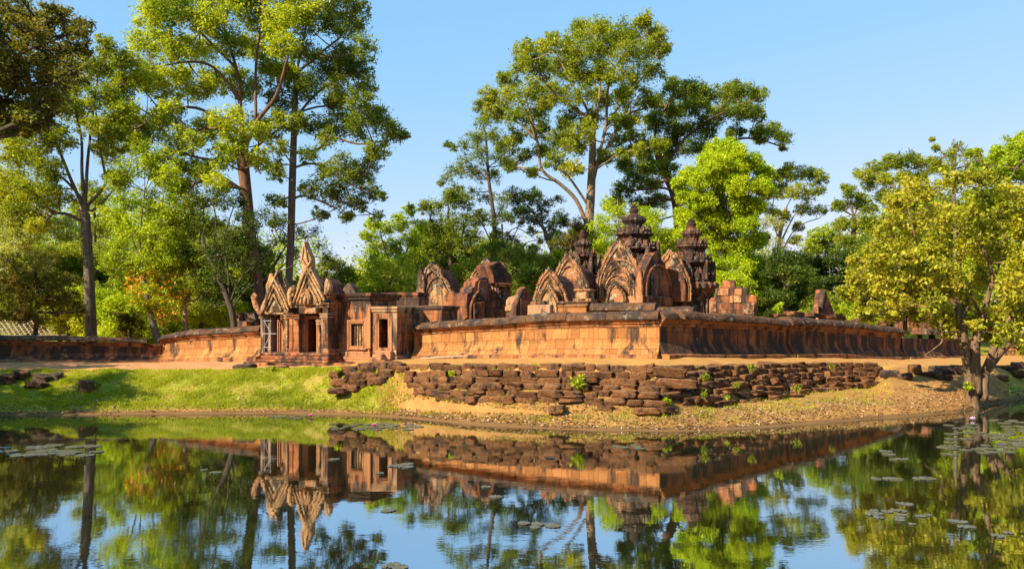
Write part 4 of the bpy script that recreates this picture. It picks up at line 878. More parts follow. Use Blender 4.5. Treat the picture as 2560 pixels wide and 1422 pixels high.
tree('tall forked tree with slender pale limbs, nearest the left edge behind the dark wall', 54, [(228, 845, 17), (223, 700, 15), (216, 580, 14), (211, 515, 14)],
     [(40, 300, 55), (100, 330, 55), (50, 390, 52), (120, 420, 45), (20, 470, 50), (85, 480, 52), (150, 495, 40), (185, 275, 42), (245, 175, 50), (300, 145, 42), (262, 110, 30), (255, 240, 42), (235, 320, 36), (292, 300, 40), (190, 205, 36), (95, 545, 45), (272, 385, 38), (150, 350, 38), (300, 210, 36), (300, 450, 32), (20, 350, 40), (150, 260, 45), (40, 530, 40), (270, 340, 30)],
     LF_OLI, BARK_G, [[(212, 525, 8), (180, 455), (152, 385), (118, 305), (95, 250, 2)], [(212, 522, 8), (205, 430), (203, 340), (178, 240, 2)], [(213, 520, 8), (218, 420), (228, 320), (245, 190, 2)], [(214, 518, 7), (258, 470), (263, 440), (247, 350), (237, 250, 2)], [(215, 560, 8), (172, 537), (132, 535), (110, 560), (85, 590, 2)], [(214, 540, 6), (262, 500), (300, 450, 2)], [(208, 500, 6), (150, 440), (60, 400, 2)]], size=.27, dens=75)
tree('huge yellow green tree with the widest crown, its reddish trunk rising behind the left porch', 56, [(652, 775, 15), (642, 690, 14), (630, 600, 14), (618, 500, 16), (607, 405, 18), (606, 372, 17)],
     [(375, 45, 52), (440, 20, 55), (505, 45, 55), (570, 15, 55), (640, 25, 55), (365, 110, 52), (430, 115, 55), (500, 125, 50), (575, 105, 50), (645, 115, 52), (705, 55, 52), (765, 25, 50), (335, 195, 48), (400, 205, 52), (465, 215, 50), (540, 205, 48), (620, 215, 46), (690, 175, 46), (300, 285, 50), (360, 320, 52), (420, 290, 48), (450, 355, 50), (520, 320, 46), (575, 300, 45), (640, 320, 42), (560, 395, 42), (390, 395, 50), (480, 425, 48), (330, 355, 48), (300, 235, 40), (700, 300, 36), (650, 400, 34), (540, 455, 36), (500, -40, 60), (600, -45, 60), (700, -30, 60), (420, -40, 60), (290, 330, 36), (700, 110, 45), (430, 455, 42), (590, 350, 36)],
     LF_YEL, BARK_B, [[(607, 385, 11), (575, 345), (535, 318), (478, 330, 3)], [(604, 475, 8), (545, 440), (505, 450), (450, 485, 3)], [(606, 375, 10), (600, 250), (590, 170), (560, 70, 3)], [(608, 375, 11), (645, 300), (690, 240), (720, 140, 3)], [(604, 340, 8), (540, 292), (470, 268), (390, 295), (340, 322, 2)], [(598, 250, 7), (535, 170), (470, 155), (395, 168, 2)], [(600, 390, 8), (530, 400), (440, 380, 2)], [(612, 400, 8), (660, 350), (720, 310, 2)], [(590, 170, 6), (500, 80), (440, 10, 2)], [(640, 310, 7), (640, 160), (660, 10, 2)]], size=.30, dens=70, flat=.85)
tree('tall straight grey trunked tree with cool green crown, just right of the yellow green giant', 58, [(720, 760, 11), (727, 600, 11), (731, 450, 11), (736, 300, 9), (741, 172, 8)],
     [(760, 55, 52), (830, 40, 50), (885, 60, 45), (912, 118, 38), (868, 150, 50), (808, 170, 52), (905, 180, 32), (760, 222, 50), (705, 262, 40), (842, 240, 55), (902, 262, 45), (942, 300, 44), (975, 328, 38), (1003, 338, 22), (872, 318, 50), (805, 318, 48), (940, 372, 36), (848, 425, 50), (905, 428, 40), (932, 478, 30), (842, 488, 48), (785, 470, 36), (900, 508, 26), (690, 430, 30), (798, 535, 22), (868, 540, 22), (668, 335, 34), (770, 385, 30), (920, 215, 28), (945, 540, 20), (700, 180, 36), (760, 130, 45), (690, 500, 24), (780, -30, 60), (860, -25, 50), (760, 310, 36), (930, 400, 30), (700, 370, 28)],
     LF_GRN, BARK_G, [[(741, 180, 6), (760, 95), (768, 30, 2)], [(741, 185, 6), (792, 140), (850, 95, 2)], [(740, 178, 6), (712, 95), (700, 40, 2)], [(734, 382, 7), (790, 376), (832, 345), (895, 360), (965, 352, 2)], [(736, 300, 6), (790, 235), (860, 190, 2)], [(729, 500, 6), (765, 490), (840, 520, 2)], [(735, 330, 5), (690, 300), (660, 310, 2)], [(733, 420, 5), (790, 410), (860, 450), (930, 490, 2)], [(736, 285, 5), (820, 265), (930, 290, 2)], [(840, 500, 4), (900, 520), (950, 548, 1.5)]], size=.28, dens=66)
# middle storey on the left
tree('bright green tree with orange leaves and a bent trunk near the wall corner', 52, [(400, 865, 12), (386, 822, 11), (368, 745, 7), (359, 692, 6)],
     [(310, 430, 40), (360, 420, 40), (420, 440, 40), (310, 500, 40), (370, 500, 40), (425, 525, 42), (330, 570, 40), (390, 590, 40), (300, 620, 32), (350, 650, 36), (420, 640, 36), (300, 690, 34), (390, 700, 34), (340, 745, 36), (400, 770, 36), (300, 560, 34), (450, 480, 36), (290, 460, 36), (280, 540, 36), (340, 680, 34), (440, 600, 36), (380, 540, 36), (400, 640, 34), (280, 650, 30), (430, 720, 32)],
     LF_BRI, BARK_G, [[(360, 695, 4), (345, 640), (330, 590), (310, 530, 1.5)], [(361, 695, 4), (376, 640), (396, 560), (410, 480, 1.5)], [(372, 750, 4), (400, 700), (422, 640), (430, 560, 1.5)], [(362, 700, 3), (350, 600), (362, 480, 1.5)]], size=.26, dens=48,
     extra=([(345, 720, 32), (400, 738, 36), (425, 780, 28), (335, 745, 26), (405, 805, 26), (380, 690, 24), (330, 690, 20)], LF_ORG, .26, 40))
tree('slim green tree dotted with orange leaves behind the low sunlit wall', 53, [(466, 850, 8), (463, 790, 7), (470, 740, 6), (456, 682, 5)],
     [(460, 470, 36), (470, 540, 40), (455, 600, 40), (510, 570, 36), (500, 640, 36), (440, 680, 36), (490, 700, 34), (430, 560, 32), (520, 500, 34), (470, 760, 32), (520, 740, 30), (500, 430, 30), (540, 620, 34), (480, 500, 32), (540, 560, 32), (560, 680, 30), (470, 640, 34)],
     LF_OLI, BARK_P, [[(457, 690, 4), (430, 640), (415, 560, 1.5)], [(468, 740, 4), (490, 690), (500, 600), (510, 520, 1.5)], [(466, 770, 3), (500, 740), (530, 710, 1.5)], [(456, 690, 3), (465, 600), (460, 490, 1.5)]], size=.25, dens=55,
     extra=([(450, 740, 30), (478, 755, 28), (430, 705, 26), (480, 700, 22), (440, 780, 24), (490, 640, 16)], LF_ORG, .25, 36))
tree('dark leaning tree with thin open foliage, between the slim green tree and the gateway', 51, [(585, 812, 10), (572, 755, 9), (545, 690, 7), (520, 640, 5), (505, 590, 4)],
     [(520, 560, 40), (560, 500, 36), (620, 560, 36), (660, 535, 34), (690, 600, 30), (540, 640, 40), (600, 655, 38), (560, 720, 36), (650, 660, 30), (520, 700, 36), (485, 640, 34), (560, 590, 36), (610, 720, 28), (600, 490, 28), (530, 760, 30), (630, 610, 30), (700, 545, 24)],
     LF_DRK, BARK_D, [[(575, 760, 5), (600, 700), (660, 640), (700, 600, 1.5)], [(572, 755, 5), (570, 680), (560, 600), (590, 500, 1.5)], [(545, 690, 4), (560, 620), (620, 560, 1.5)], [(580, 770, 4), (620, 720), (680, 690), (740, 660, 1.5)], [(525, 650, 3), (540, 560), (530, 500, 1.5)]], size=.24, dens=36)
tree('wispy dark tree with thin feathery twigs around the straight grey trunk behind the gateway', 60, [(655, 770, 6), (672, 690, 5), (700, 640, 4)],
     [(700, 640, 24), (760, 590, 26), (800, 612, 28), (830, 650, 26), (740, 640, 24), (690, 690, 22), (660, 620, 24), (790, 575, 20), (850, 680, 22), (720, 590, 20), (640, 560, 24), (700, 560, 22)],
     LF_DRK, BARK_D, [[(660, 750, 4), (700, 670), (770, 640), (850, 660, 1)], [(670, 700, 3), (720, 610), (790, 590, 1)], [(665, 720, 3), (650, 640), (640, 560, 1)]], size=.2, dens=26)
tree('brownish dark bush tree in front of the bare bamboo roof at the far left', 50, [(88, 850, 7), (92, 780, 6), (95, 720, 5)],
     [(35, 700, 42), (90, 680, 44), (140, 700, 38), (60, 750, 42), (120, 755, 42), (30, 785, 36), (165, 745, 30), (20, 650, 34), (90, 640, 30), (-10, 720, 40), (180, 700, 26), (60, 720, 40), (100, 800, 26), (130, 650, 26), (-30, 780, 40), (200, 770, 22)],
     LF_BRN, BARK_D, [], size=.22, dens=85)
tree('bright yellow green shrub behind the dark wall, right of the tall forked trunk', 58, [(300, 850, 6), (302, 810, 5), (305, 780, 4)],
     [(262, 780, 36), (300, 760, 36), (340, 790, 34), (280, 820, 36), (330, 830, 34), (250, 840, 30), (360, 830, 28), (310, 725, 28), (262, 745, 26)], LF_LIM, BARK_D, [], size=.27, dens=80)
tree('bright green shrub showing over the low sunlit wall left of the gateway', 57, [(500, 840, 6), (505, 800, 5), (508, 780, 4)],
     [(480, 790, 34), (520, 780, 34), (560, 800, 32), (440, 815, 34), (500, 820, 30), (540, 770, 28), (590, 770, 26), (420, 840, 28), (400, 840, 30)], LF_LIM, BARK_D, [], size=.26, dens=80)
tree('dark bush behind the yellow shrub in the shade of the forked tree', 56, [(325, 850, 5), (327, 800, 4)], [(322, 800, 24), (345, 770, 22), (318, 835, 22), (350, 820, 20), (300, 800, 18)], LF_BRN, BARK_D, [], size=.24, dens=80, name='bush', cat='bush')
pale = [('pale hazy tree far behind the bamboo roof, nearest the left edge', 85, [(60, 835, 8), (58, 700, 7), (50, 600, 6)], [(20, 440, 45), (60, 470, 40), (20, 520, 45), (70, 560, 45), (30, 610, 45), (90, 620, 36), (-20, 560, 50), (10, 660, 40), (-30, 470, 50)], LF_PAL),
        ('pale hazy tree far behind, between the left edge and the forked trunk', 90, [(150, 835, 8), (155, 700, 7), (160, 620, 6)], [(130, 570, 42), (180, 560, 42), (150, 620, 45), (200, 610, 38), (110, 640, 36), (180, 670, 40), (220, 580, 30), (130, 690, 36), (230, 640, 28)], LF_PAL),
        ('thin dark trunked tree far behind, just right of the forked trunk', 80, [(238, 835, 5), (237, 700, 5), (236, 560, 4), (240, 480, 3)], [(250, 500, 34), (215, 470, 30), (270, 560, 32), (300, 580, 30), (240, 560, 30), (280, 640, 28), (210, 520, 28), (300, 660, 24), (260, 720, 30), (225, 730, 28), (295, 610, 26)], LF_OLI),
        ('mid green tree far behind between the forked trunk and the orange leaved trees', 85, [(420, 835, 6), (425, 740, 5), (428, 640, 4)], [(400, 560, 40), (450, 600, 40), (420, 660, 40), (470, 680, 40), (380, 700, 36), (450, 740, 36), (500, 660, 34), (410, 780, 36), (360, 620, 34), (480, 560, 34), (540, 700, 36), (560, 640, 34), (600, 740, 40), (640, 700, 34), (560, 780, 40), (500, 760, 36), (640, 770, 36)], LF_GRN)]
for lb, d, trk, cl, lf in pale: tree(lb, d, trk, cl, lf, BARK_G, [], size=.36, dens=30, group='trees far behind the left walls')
# behind the gateway and the ruins
tree('rounded green tree right behind the tall pointed gable of the gateway', 70, [(810, 800, 8), (812, 740, 7), (815, 700, 5)],
     [(790, 690, 30), (820, 665, 28), (850, 680, 30), (880, 690, 26), (800, 720, 30), (840, 715, 32), (880, 730, 28), (760, 710, 28), (910, 740, 22), (820, 760, 30), (870, 770, 30), (770, 750, 26)], LF_GRN, BARK_D, [], size=.28, dens=70)
tree('fresh green tree with sunlit left side, right of the gap of open sky', 74, [(985, 780, 8), (988, 720, 7), (992, 660, 5)],
     [(925, 590, 24), (960, 570, 28), (1000, 560, 28), (940, 625, 28), (985, 610, 32), (1030, 600, 28), (920, 660, 26), (960, 665, 30), (1010, 655, 30), (1045, 640, 26), (900, 700, 22), (945, 710, 28), (1045, 570, 22), (930, 560, 18), (1020, 530, 20)], LF_BRI, BARK_D, [[(990, 690, 4), (960, 620), (950, 570, 1.5)], [(990, 680, 4), (1020, 620), (1040, 560, 1.5)]], size=.30, dens=64)
tree('yellowish feathery low tree in front of the fresh green one, behind the flat gallery', 66, [(975, 790, 6), (975, 740, 5), (972, 710, 4)],
     [(930, 690, 28), (970, 670, 30), (1010, 680, 28), (920, 730, 28), (960, 720, 30), (1000, 725, 28), (1035, 720, 24), (900, 745, 22), (1010, 645, 24), (940, 660, 24)], LF_YEL, BARK_B, [], size=.22, dens=60, up=.1)
tree('dark green tree behind the small gable with the broken side shrine', 80, [(1130, 780, 9), (1128, 700, 8), (1125, 620, 6), (1120, 540, 4)],
     [(1080, 520, 30), (1120, 500, 32), (1160, 505, 32), (1085, 565, 34), (1130, 555, 34), (1175, 550, 32), (1070, 615, 32), (1115, 610, 34), (1160, 610, 32), (1060, 655, 28), (1105, 660, 32), (1150, 660, 30), (1190, 590, 26), (1180, 640, 26), (1140, 475, 22), (1090, 690, 26), (1060, 570, 24)], LF_GRN, BARK_D, [[(1128, 690, 4), (1095, 620), (1075, 540, 1.5)], [(1126, 640, 4), (1155, 590), (1170, 520, 1.5)]], size=.30, dens=52)
tree('slender straight tree with a wispy layered crown, left of the great spreading tree', 76, [(1234, 790, 10), (1234, 650, 8), (1236, 560, 7), (1222, 450, 5), (1214, 330, 3)],
     [(1210, 310, 28), (1190, 345, 28), (1240, 340, 28), (1205, 385, 30), (1165, 400, 24), (1250, 395, 26), (1190, 435, 28), (1140, 425, 26), (1115, 445, 18), (1230, 440, 26), (1160, 360, 20), (1135, 370, 15), (1120, 360, 12), (1215, 490, 24), (1260, 500, 26), (1280, 480, 20), (1245, 540, 26), (1210, 540, 22), (1180, 480, 18), (1270, 545, 20)],
     LF_GRN, BARK_D, [[(1223, 455, 3), (1190, 425), (1150, 430), (1110, 450, 1)], [(1216, 380, 2.5), (1180, 370), (1130, 365, 1)], [(1232, 560, 3), (1260, 510), (1290, 480, 1)], [(1230, 610, 3), (1205, 560), (1180, 530, 1)]], size=.26, dens=42)
tree('dark leaning tree with an umbrella of leaves, between the slender trunk and the great tree', 78, [(1392, 720, 8), (1382, 640, 7), (1368, 590, 6), (1340, 540, 5), (1318, 515, 4)],
     [(1295, 500, 26), (1330, 495, 28), (1365, 510, 26), (1310, 530, 24), (1350, 545, 24), (1385, 560, 22), (1400, 540, 20), (1375, 590, 20), (1290, 530, 18), (1330, 580, 14), (1395, 600, 22)], LF_DRK, BARK_G, [[(1378, 630, 3), (1360, 580), (1385, 550, 1)]], size=.27, dens=62)
tree('bare twiggy grey tree with hardly any leaves beside the slender straight tree', 79, [(1262, 720, 4), (1258, 640, 3.5), (1255, 560, 3)],
     [(1290, 600, 16), (1330, 620, 14), (1300, 560, 12), (1350, 600, 14), (1270, 590, 14), (1420, 560, 14), (1400, 500, 14)], LF_BRN, BARK_G, [[(1258, 650, 2.5), (1280, 600), (1300, 560), (1330, 500, .7)], [(1258, 670, 2.5), (1310, 610), (1360, 600, .7)], [(1256, 600, 2.5), (1290, 570), (1340, 600, .7)]], size=.2, dens=14)
tree('great spreading tree against the open sky, its pale twin trunk behind the smallest tower', 82, [(1466, 730, 17), (1470, 600, 15), (1476, 500, 14), (1480, 420, 12), (1482, 345, 10)],
     [(1450, 75, 36), (1500, 70, 40), (1555, 80, 40), (1610, 60, 34), (1640, 85, 30), (1400, 110, 32), (1450, 125, 42), (1510, 125, 44), (1570, 130, 44), (1625, 125, 38), (1660, 125, 18), (1310, 130, 30), (1350, 130, 36), (1300, 165, 34), (1345, 175, 42), (1400, 170, 42), (1455, 180, 42), (1515, 185, 42), (1575, 190, 42), (1630, 180, 36), (1270, 200, 30), (1220, 235, 28), (1265, 245, 38), (1320, 230, 40), (1380, 230, 40), (1440, 240, 40), (1500, 245, 38), (1560, 245, 38), (1620, 240, 36), (1205, 265, 24), (1235, 285, 34), (1290, 290, 36), (1345, 280, 34), (1420, 295, 34), (1480, 300, 34), (1545, 300, 32), (1290, 340, 26), (1340, 325, 30), (1400, 350, 36), (1440, 370, 34), (1390, 400, 32), (1430, 420, 30), (1260, 370, 28), (1270, 410, 24), (1310, 390, 26), (1360, 370, 30), (1540, 350, 30), (1580, 300, 30), (1520, 390, 24), (1330, 430, 20), (1460, 330, 34), (1645, 362, 26), (1600, 378, 24), (1560, 388, 18)],
     LF_OLI, BARK_P, [[(1478, 480, 8), (1495, 400), (1515, 310), (1520, 220), (1550, 150), (1620, 80, 2)], [(1480, 430, 8), (1530, 350), (1560, 290), (1620, 270, 2)], [(1466, 560, 9), (1440, 500), (1400, 460), (1355, 425), (1345, 360), (1325, 290), (1310, 230, 2)], [(1355, 425, 6), (1310, 420), (1260, 410, 1.5)], [(1340, 350, 5), (1300, 310), (1250, 290), (1210, 270, 1.5)], [(1481, 350, 7), (1470, 280), (1430, 210), (1390, 130, 2)], [(1480, 300, 7), (1420, 260), (1370, 215), (1330, 150, 2)], [(1483, 350, 7), (1500, 220), (1490, 110, 2)], [(1484, 420, 7), (1540, 385), (1600, 375), (1660, 360, 2)], [(1474, 520, 6), (1420, 440), (1390, 420, 2)], [(1345, 360, 4), (1300, 250), (1270, 210, 1.5)], [(1515, 310, 5), (1570, 240), (1640, 150, 1.5)]], size=.34, dens=52, flat=.8)
tree('dark spreading tree right of the great one, its crown sloping down to the right', 90, [(1700, 700, 18), (1698, 560, 17), (1685, 480, 15), (1655, 420, 12), (1640, 370, 9)],
     [(1690, 225, 34), (1640, 260, 34), (1735, 220, 34), (1770, 240, 34), (1820, 235, 34), (1860, 235, 32), (1900, 235, 26), (1690, 275, 38), (1740, 270, 38), (1795, 285, 38), (1850, 280, 34), (1890, 285, 28), (1640, 310, 36), (1700, 325, 38), (1760, 320, 38), (1620, 360, 34), (1680, 370, 38), (1740, 365, 34), (1900, 330, 26), (1930, 325, 28), (1955, 345, 24), (1900, 345, 22), (1620, 410, 34), (1590, 440, 32), (1660, 420, 34), (1560, 470, 30), (1620, 460, 32), (1560, 410, 26), (1540, 510, 28), (1600, 510, 28), (1650, 500, 28), (1840, 330, 24), (1960, 370, 12), (1620, 550, 28), (1570, 380, 24), (1580, 340, 24)],
     LF_GRN, BARK_B, [[(1660, 430, 7), (1700, 360), (1760, 310), (1830, 270), (1890, 250, 1.5)], [(1690, 480, 7), (1760, 400), (1840, 350), (1900, 350), (1960, 370, 1.5)], [(1642, 380, 6), (1640, 320), (1680, 240, 1.5)], [(1690, 500, 7), (1640, 500), (1580, 520, 1.5)], [(1650, 410, 5), (1600, 380), (1570, 350, 1.5)], [(1685, 480, 6), (1650, 470), (1560, 480, 1.5)]], size=.34, dens=62, flat=.8)
tree('dense lime green tree with cauliflower clumps, directly behind the slimmer tower', 72, [(1800, 790, 9), (1800, 700, 7), (1805, 600, 4)],
     [(1790, 370, 26), (1820, 375, 28), (1850, 385, 26), (1770, 400, 28), (1800, 410, 32), (1845, 420, 32), (1885, 410, 28), (1910, 430, 26), (1720, 440, 28), (1755, 445, 32), (1800, 455, 34), (1850, 465, 34), (1895, 460, 30), (1915, 480, 22), (1715, 490, 28), (1755, 495, 34), (1800, 505, 36), (1850, 510, 34), (1895, 510, 28), (1720, 545, 34), (1770, 550, 36), (1820, 555, 36), (1870, 560, 32), (1745, 600, 36), (1795, 605, 38), (1850, 610, 36), (1890, 600, 28), (1770, 655, 36), (1820, 660, 38), (1870, 660, 34), (1800, 705, 36), (1850, 710, 34), (1885, 700, 30), (1830, 750, 32), (1880, 745, 28), (1690, 590, 26), (1695, 455, 18)],
     LF_LIM, BARK_D, [], size=.30, dens=190, flat=.8, puff=.42, depth=.6)
tree('loose yellow leaved tree filling the gap behind the tallest tower', 74, [(1545, 760, 7), (1545, 700, 6), (1548, 620, 4)],
     [(1500, 560, 30), (1540, 530, 28), (1510, 610, 30), (1480, 600, 22), (1550, 580, 32), (1620, 560, 28), (1650, 590, 28), (1500, 650, 26), (1640, 540, 24), (1600, 530, 24), (1660, 630, 24), (1480, 640, 20), (1540, 640, 30), (1520, 510, 22), (1690, 640, 22), (1650, 660, 22)], LF_LIM, BARK_P, [[(1546, 640, 3), (1546, 560), (1544, 500, 1)]], size=.26, dens=70, up=.1)
tree('brown twigged ochre tree behind the arched shrines', 76, [(1420, 740, 6), (1422, 690, 5), (1425, 620, 3)],
     [(1400, 640, 24), (1430, 600, 26), (1410, 680, 26), (1380, 690, 24), (1440, 560, 22), (1460, 580, 20), (1360, 660, 22), (1390, 610, 20)], LF_BRN, BARK_B, [], size=.25, dens=64, extra=([(1385, 650, 18), (1375, 680, 14), (1410, 620, 14)], LF_ORG, .22, 26))
tree('green thicket tree behind the roofed library and the gable fragment', 66, [(1310, 780, 7), (1308, 730, 6), (1305, 690, 4)],
     [(1270, 640, 28), (1300, 630, 28), (1335, 640, 28), (1290, 680, 30), (1330, 685, 30), (1360, 700, 24), (1300, 720, 28), (1340, 725, 26), (1250, 620, 24), (1240, 590, 20), (1370, 650, 20), (1280, 740, 24), (1220, 620, 24), (1200, 640, 24), (1320, 750, 24)], LF_GRN, BARK_D, [], size=.25, dens=80, extra=([(1325, 665, 18), (1350, 690, 16)], LF_YEL, .22, 40))
# bushy trees filling the middle distance
tree('round yellow green tree filling the gap left of the forked trunk', 62, [(170, 838, 6), (172, 790, 5), (174, 750, 4)], fill(108, 232, 725, 815, 34, 20, 170), LF_YEL, BARK_D, [], size=.3, dens=58, group='bushy trees of the middle distance')
tree('bushy green tree between the forked trunk and the yellow shrub', 66, [(275, 838, 6), (277, 790, 5), (279, 745, 4)], fill(213, 337, 715, 815, 34, 21, 275), LF_OLI, BARK_D, [], size=.3, dens=58, group='bushy trees of the middle distance')
tree('tall yellow green tree behind the orange leaved trees', 64, [(420, 838, 6), (422, 790, 5), (424, 680, 4)], fill(358, 482, 585, 815, 34, 34, 420), LF_YEL, BARK_D, [], size=.3, dens=58, group='bushy trees of the middle distance')
tree('bright bushy tree behind the leaning dark tree', 63, [(540, 838, 6), (542, 790, 5), (544, 720, 4)], fill(478, 602, 665, 815, 34, 26, 540), LF_BRI, BARK_D, [], size=.3, dens=58, group='bushy trees of the middle distance')
tree('dense bushy tree just left of the thick reddish trunk', 66, [(600, 838, 6), (602, 790, 5), (604, 680, 4)], fill(538, 662, 585, 815, 34, 34, 600), LF_OLI, BARK_D, [], size=.3, dens=58, group='bushy trees of the middle distance')
tree('green bush tree between the two tall trunks behind the left porch', 68, [(690, 838, 6), (692, 790, 5), (694, 745, 4)], fill(628, 752, 715, 815, 34, 21, 690), LF_GRN, BARK_D, [], size=.3, dens=58, group='bushy trees of the middle distance')
tree('olive undergrowth tree behind the flat gallery', 70, [(1000, 838, 6), (1002, 790, 5), (1004, 745, 4)], fill(938, 1062, 715, 815, 34, 21, 1000), LF_OLI, BARK_D, [], size=.3, dens=58, group='bushy trees of the middle distance')
tree('green undergrowth tree behind the small gable with side shrine', 72, [(1120, 838, 6), (1122, 790, 5), (1124, 730, 4)], fill(1058, 1182, 685, 815, 34, 24, 1120), LF_GRN, BARK_D, [], size=.3, dens=58, group='bushy trees of the middle distance')
tree('bushy olive tree left of the roofed library', 71, [(1190, 838, 6), (1192, 790, 5), (1194, 720, 4)], fill(1128, 1252, 665, 815, 34, 26, 1190), LF_OLI, BARK_D, [], size=.3, dens=58, group='bushy trees of the middle distance')
tree('yellow green undergrowth tree between library and arched shrine', 73, [(1370, 838, 6), (1372, 790, 5), (1374, 715, 4)], fill(1308, 1432, 655, 815, 34, 27, 1370), LF_YEL, BARK_D, [], size=.3, dens=58, group='bushy trees of the middle distance')
tree('bushy tree between the two tallest towers', 80, [(1660, 838, 6), (1662, 790, 5), (1664, 680, 4)], fill(1598, 1722, 585, 815, 34, 34, 1660), LF_OLI, BARK_D, [], size=.3, dens=58, group='bushy trees of the middle distance')
tree('green bush tree right of the lime green tree', 78, [(1930, 838, 6), (1932, 790, 5), (1934, 720, 4)], fill(1868, 1992, 665, 815, 34, 26, 1930), LF_GRN, BARK_D, [], size=.3, dens=58, group='bushy trees of the middle distance')
tree('low bushy tree behind the rubble of the shaded wall', 68, [(2090, 838, 6), (2092, 790, 5), (2094, 765, 4)], fill(2028, 2152, 755, 815, 34, 17, 2090), LF_OLI, BARK_D, [], size=.3, dens=58, group='bushy trees of the middle distance')
tree('dense mid green tree behind the outer twigs of the leaning tree', 72, [(2210, 838, 6), (2212, 790, 5), (2214, 680, 4)], fill(2148, 2272, 585, 815, 34, 34, 2210), LF_GRN, BARK_D, [], size=.3, dens=58, group='bushy trees of the middle distance')
tree('tall yellow green tree in the middle of the right hand thicket', 74, [(2400, 838, 6), (2402, 790, 5), (2404, 650, 4)], fill(2338, 2462, 525, 815, 34, 40, 2400), LF_YEL, BARK_D, [], size=.3, dens=58, group='bushy trees of the middle distance')
tree('bushy tree closing the gap right of the gateway gable', 76, [(860, 838, 6), (862, 790, 5), (864, 745, 4)], fill(798, 922, 715, 815, 34, 21, 860), LF_GRN, BARK_D, [], size=.3, dens=58, group='bushy trees of the middle distance')
tree('yellow green tree low behind the fresh green tree', 80, [(930, 838, 6), (932, 790, 5), (934, 720, 4)], fill(868, 992, 665, 815, 34, 26, 930), LF_OLI, BARK_D, [], size=.3, dens=58, group='bushy trees of the middle distance')
tree('dense green tree behind the half bare twiggy tree', 88, [(1990, 838, 6), (1992, 790, 5), (1994, 710, 4)], fill(1928, 2052, 645, 815, 34, 28, 1990), LF_GRN, BARK_D, [], size=.3, dens=58, group='bushy trees of the middle distance')
tree('mid green tree behind the bare twiggy grey tree', 84, [(1290, 838, 6), (1292, 790, 5), (1294, 705, 4)], fill(1228, 1352, 635, 815, 34, 29, 1290), LF_OLI, BARK_D, [], size=.3, dens=58, group='bushy trees of the middle distance')
tree('dense tree under the high olive tree in the thicket', 80, [(2300, 838, 6), (2302, 790, 5), (2304, 635, 4)], fill(2238, 2362, 495, 815, 34, 43, 2300), LF_GRN, BARK_D, [], size=.3, dens=58, group='bushy trees of the middle distance')
tree('bushy green tree at the far left behind the roof frame', 66, [(60, 838, 6), (62, 790, 5), (64, 720, 4)], fill(-2, 122, 665, 815, 34, 26, 60), LF_OLI, BARK_D, [], size=.3, dens=58, group='bushy trees of the middle distance')
tree('olive tree between the far left bush and the forked trunk', 70, [(150, 838, 6), (152, 790, 5), (154, 700, 4)], fill(88, 212, 625, 815, 34, 30, 150), LF_OLI, BARK_D, [], size=.3, dens=58, group='bushy trees of the middle distance')
tree('green tree right behind the forked trunk', 74, [(240, 838, 6), (242, 790, 5), (244, 700, 4)], fill(178, 302, 625, 815, 34, 30, 240), LF_OLI, BARK_D, [], size=.3, dens=58, group='bushy trees of the middle distance')
tree('bushy green tree behind the dark tree left of the small gable', 84, [(1065, 838, 6), (1067, 790, 5), (1069, 680, 4)], fill(1003, 1127, 585, 815, 34, 34, 1065), LF_GRN, BARK_D, [], size=.3, dens=58, group='bushy trees of the middle distance')
tree('yellow green tree filling behind the roofed library', 86, [(1235, 838, 6), (1237, 790, 5), (1239, 700, 4)], fill(1173, 1297, 625, 815, 34, 30, 1235), LF_OLI, BARK_D, [], size=.3, dens=58, group='bushy trees of the middle distance')
tree('olive tree behind the smallest tower', 84, [(1455, 838, 6), (1457, 790, 5), (1459, 680, 4)], fill(1393, 1517, 585, 815, 34, 34, 1455), LF_OLI, BARK_D, [], size=.3, dens=58, group='bushy trees of the middle distance')
tree('bright tree low behind the slimmer tower', 82, [(1740, 838, 6), (1742, 790, 5), (1744, 710, 4)], fill(1678, 1802, 645, 815, 34, 28, 1740), LF_LIM, BARK_D, [], size=.3, dens=58, group='bushy trees of the middle distance')
# right side
tree('open crowned tree with bare pale limbs, right of the lime green tree', 92, [(1955, 780, 9), (1950, 690, 8), (1948, 600, 6), (1965, 520, 5)],
     [(1960, 440, 26), (1995, 435, 28), (2030, 440, 26), (2055, 445, 18), (1945, 480, 26), (1985, 480, 28), (2025, 480, 24), (2050, 475, 16), (2010, 520, 24), (2045, 525, 18), (2060, 530, 10), (1930, 530, 22), (1960, 540, 18), (1995, 570, 16), (1990, 600, 16), (1930, 440, 20)], LF_OLI, BARK_P, [[(1950, 610, 4), (1985, 540), (2020, 500, 1)], [(1950, 640, 3), (1990, 570), (2050, 545, 1)], [(1948, 600, 3), (1930, 540), (1940, 470, 1)]], size=.32, dens=56)
tree('twiggy brown half bare tree in front of the open crowned one', 84, [(1925, 780, 6), (1928, 690, 5), (1935, 620, 4)],
     [(1915, 560, 24), (1945, 560, 24), (1920, 600, 24), (1950, 610, 22), (1975, 640, 18), (1910, 640, 22), (1945, 650, 20), (1985, 600, 14)], LF_PAL, BARK_B, [[(1930, 680, 2.5), (1905, 620), (1910, 560, .7)], [(1932, 670, 2.5), (1960, 620), (1990, 580, .7)], [(1932, 660, 2.5), (1940, 600), (1945, 540, .7)], [(1930, 690, 2.5), (1970, 650), (2000, 640, .7)]], size=.24, dens=30)
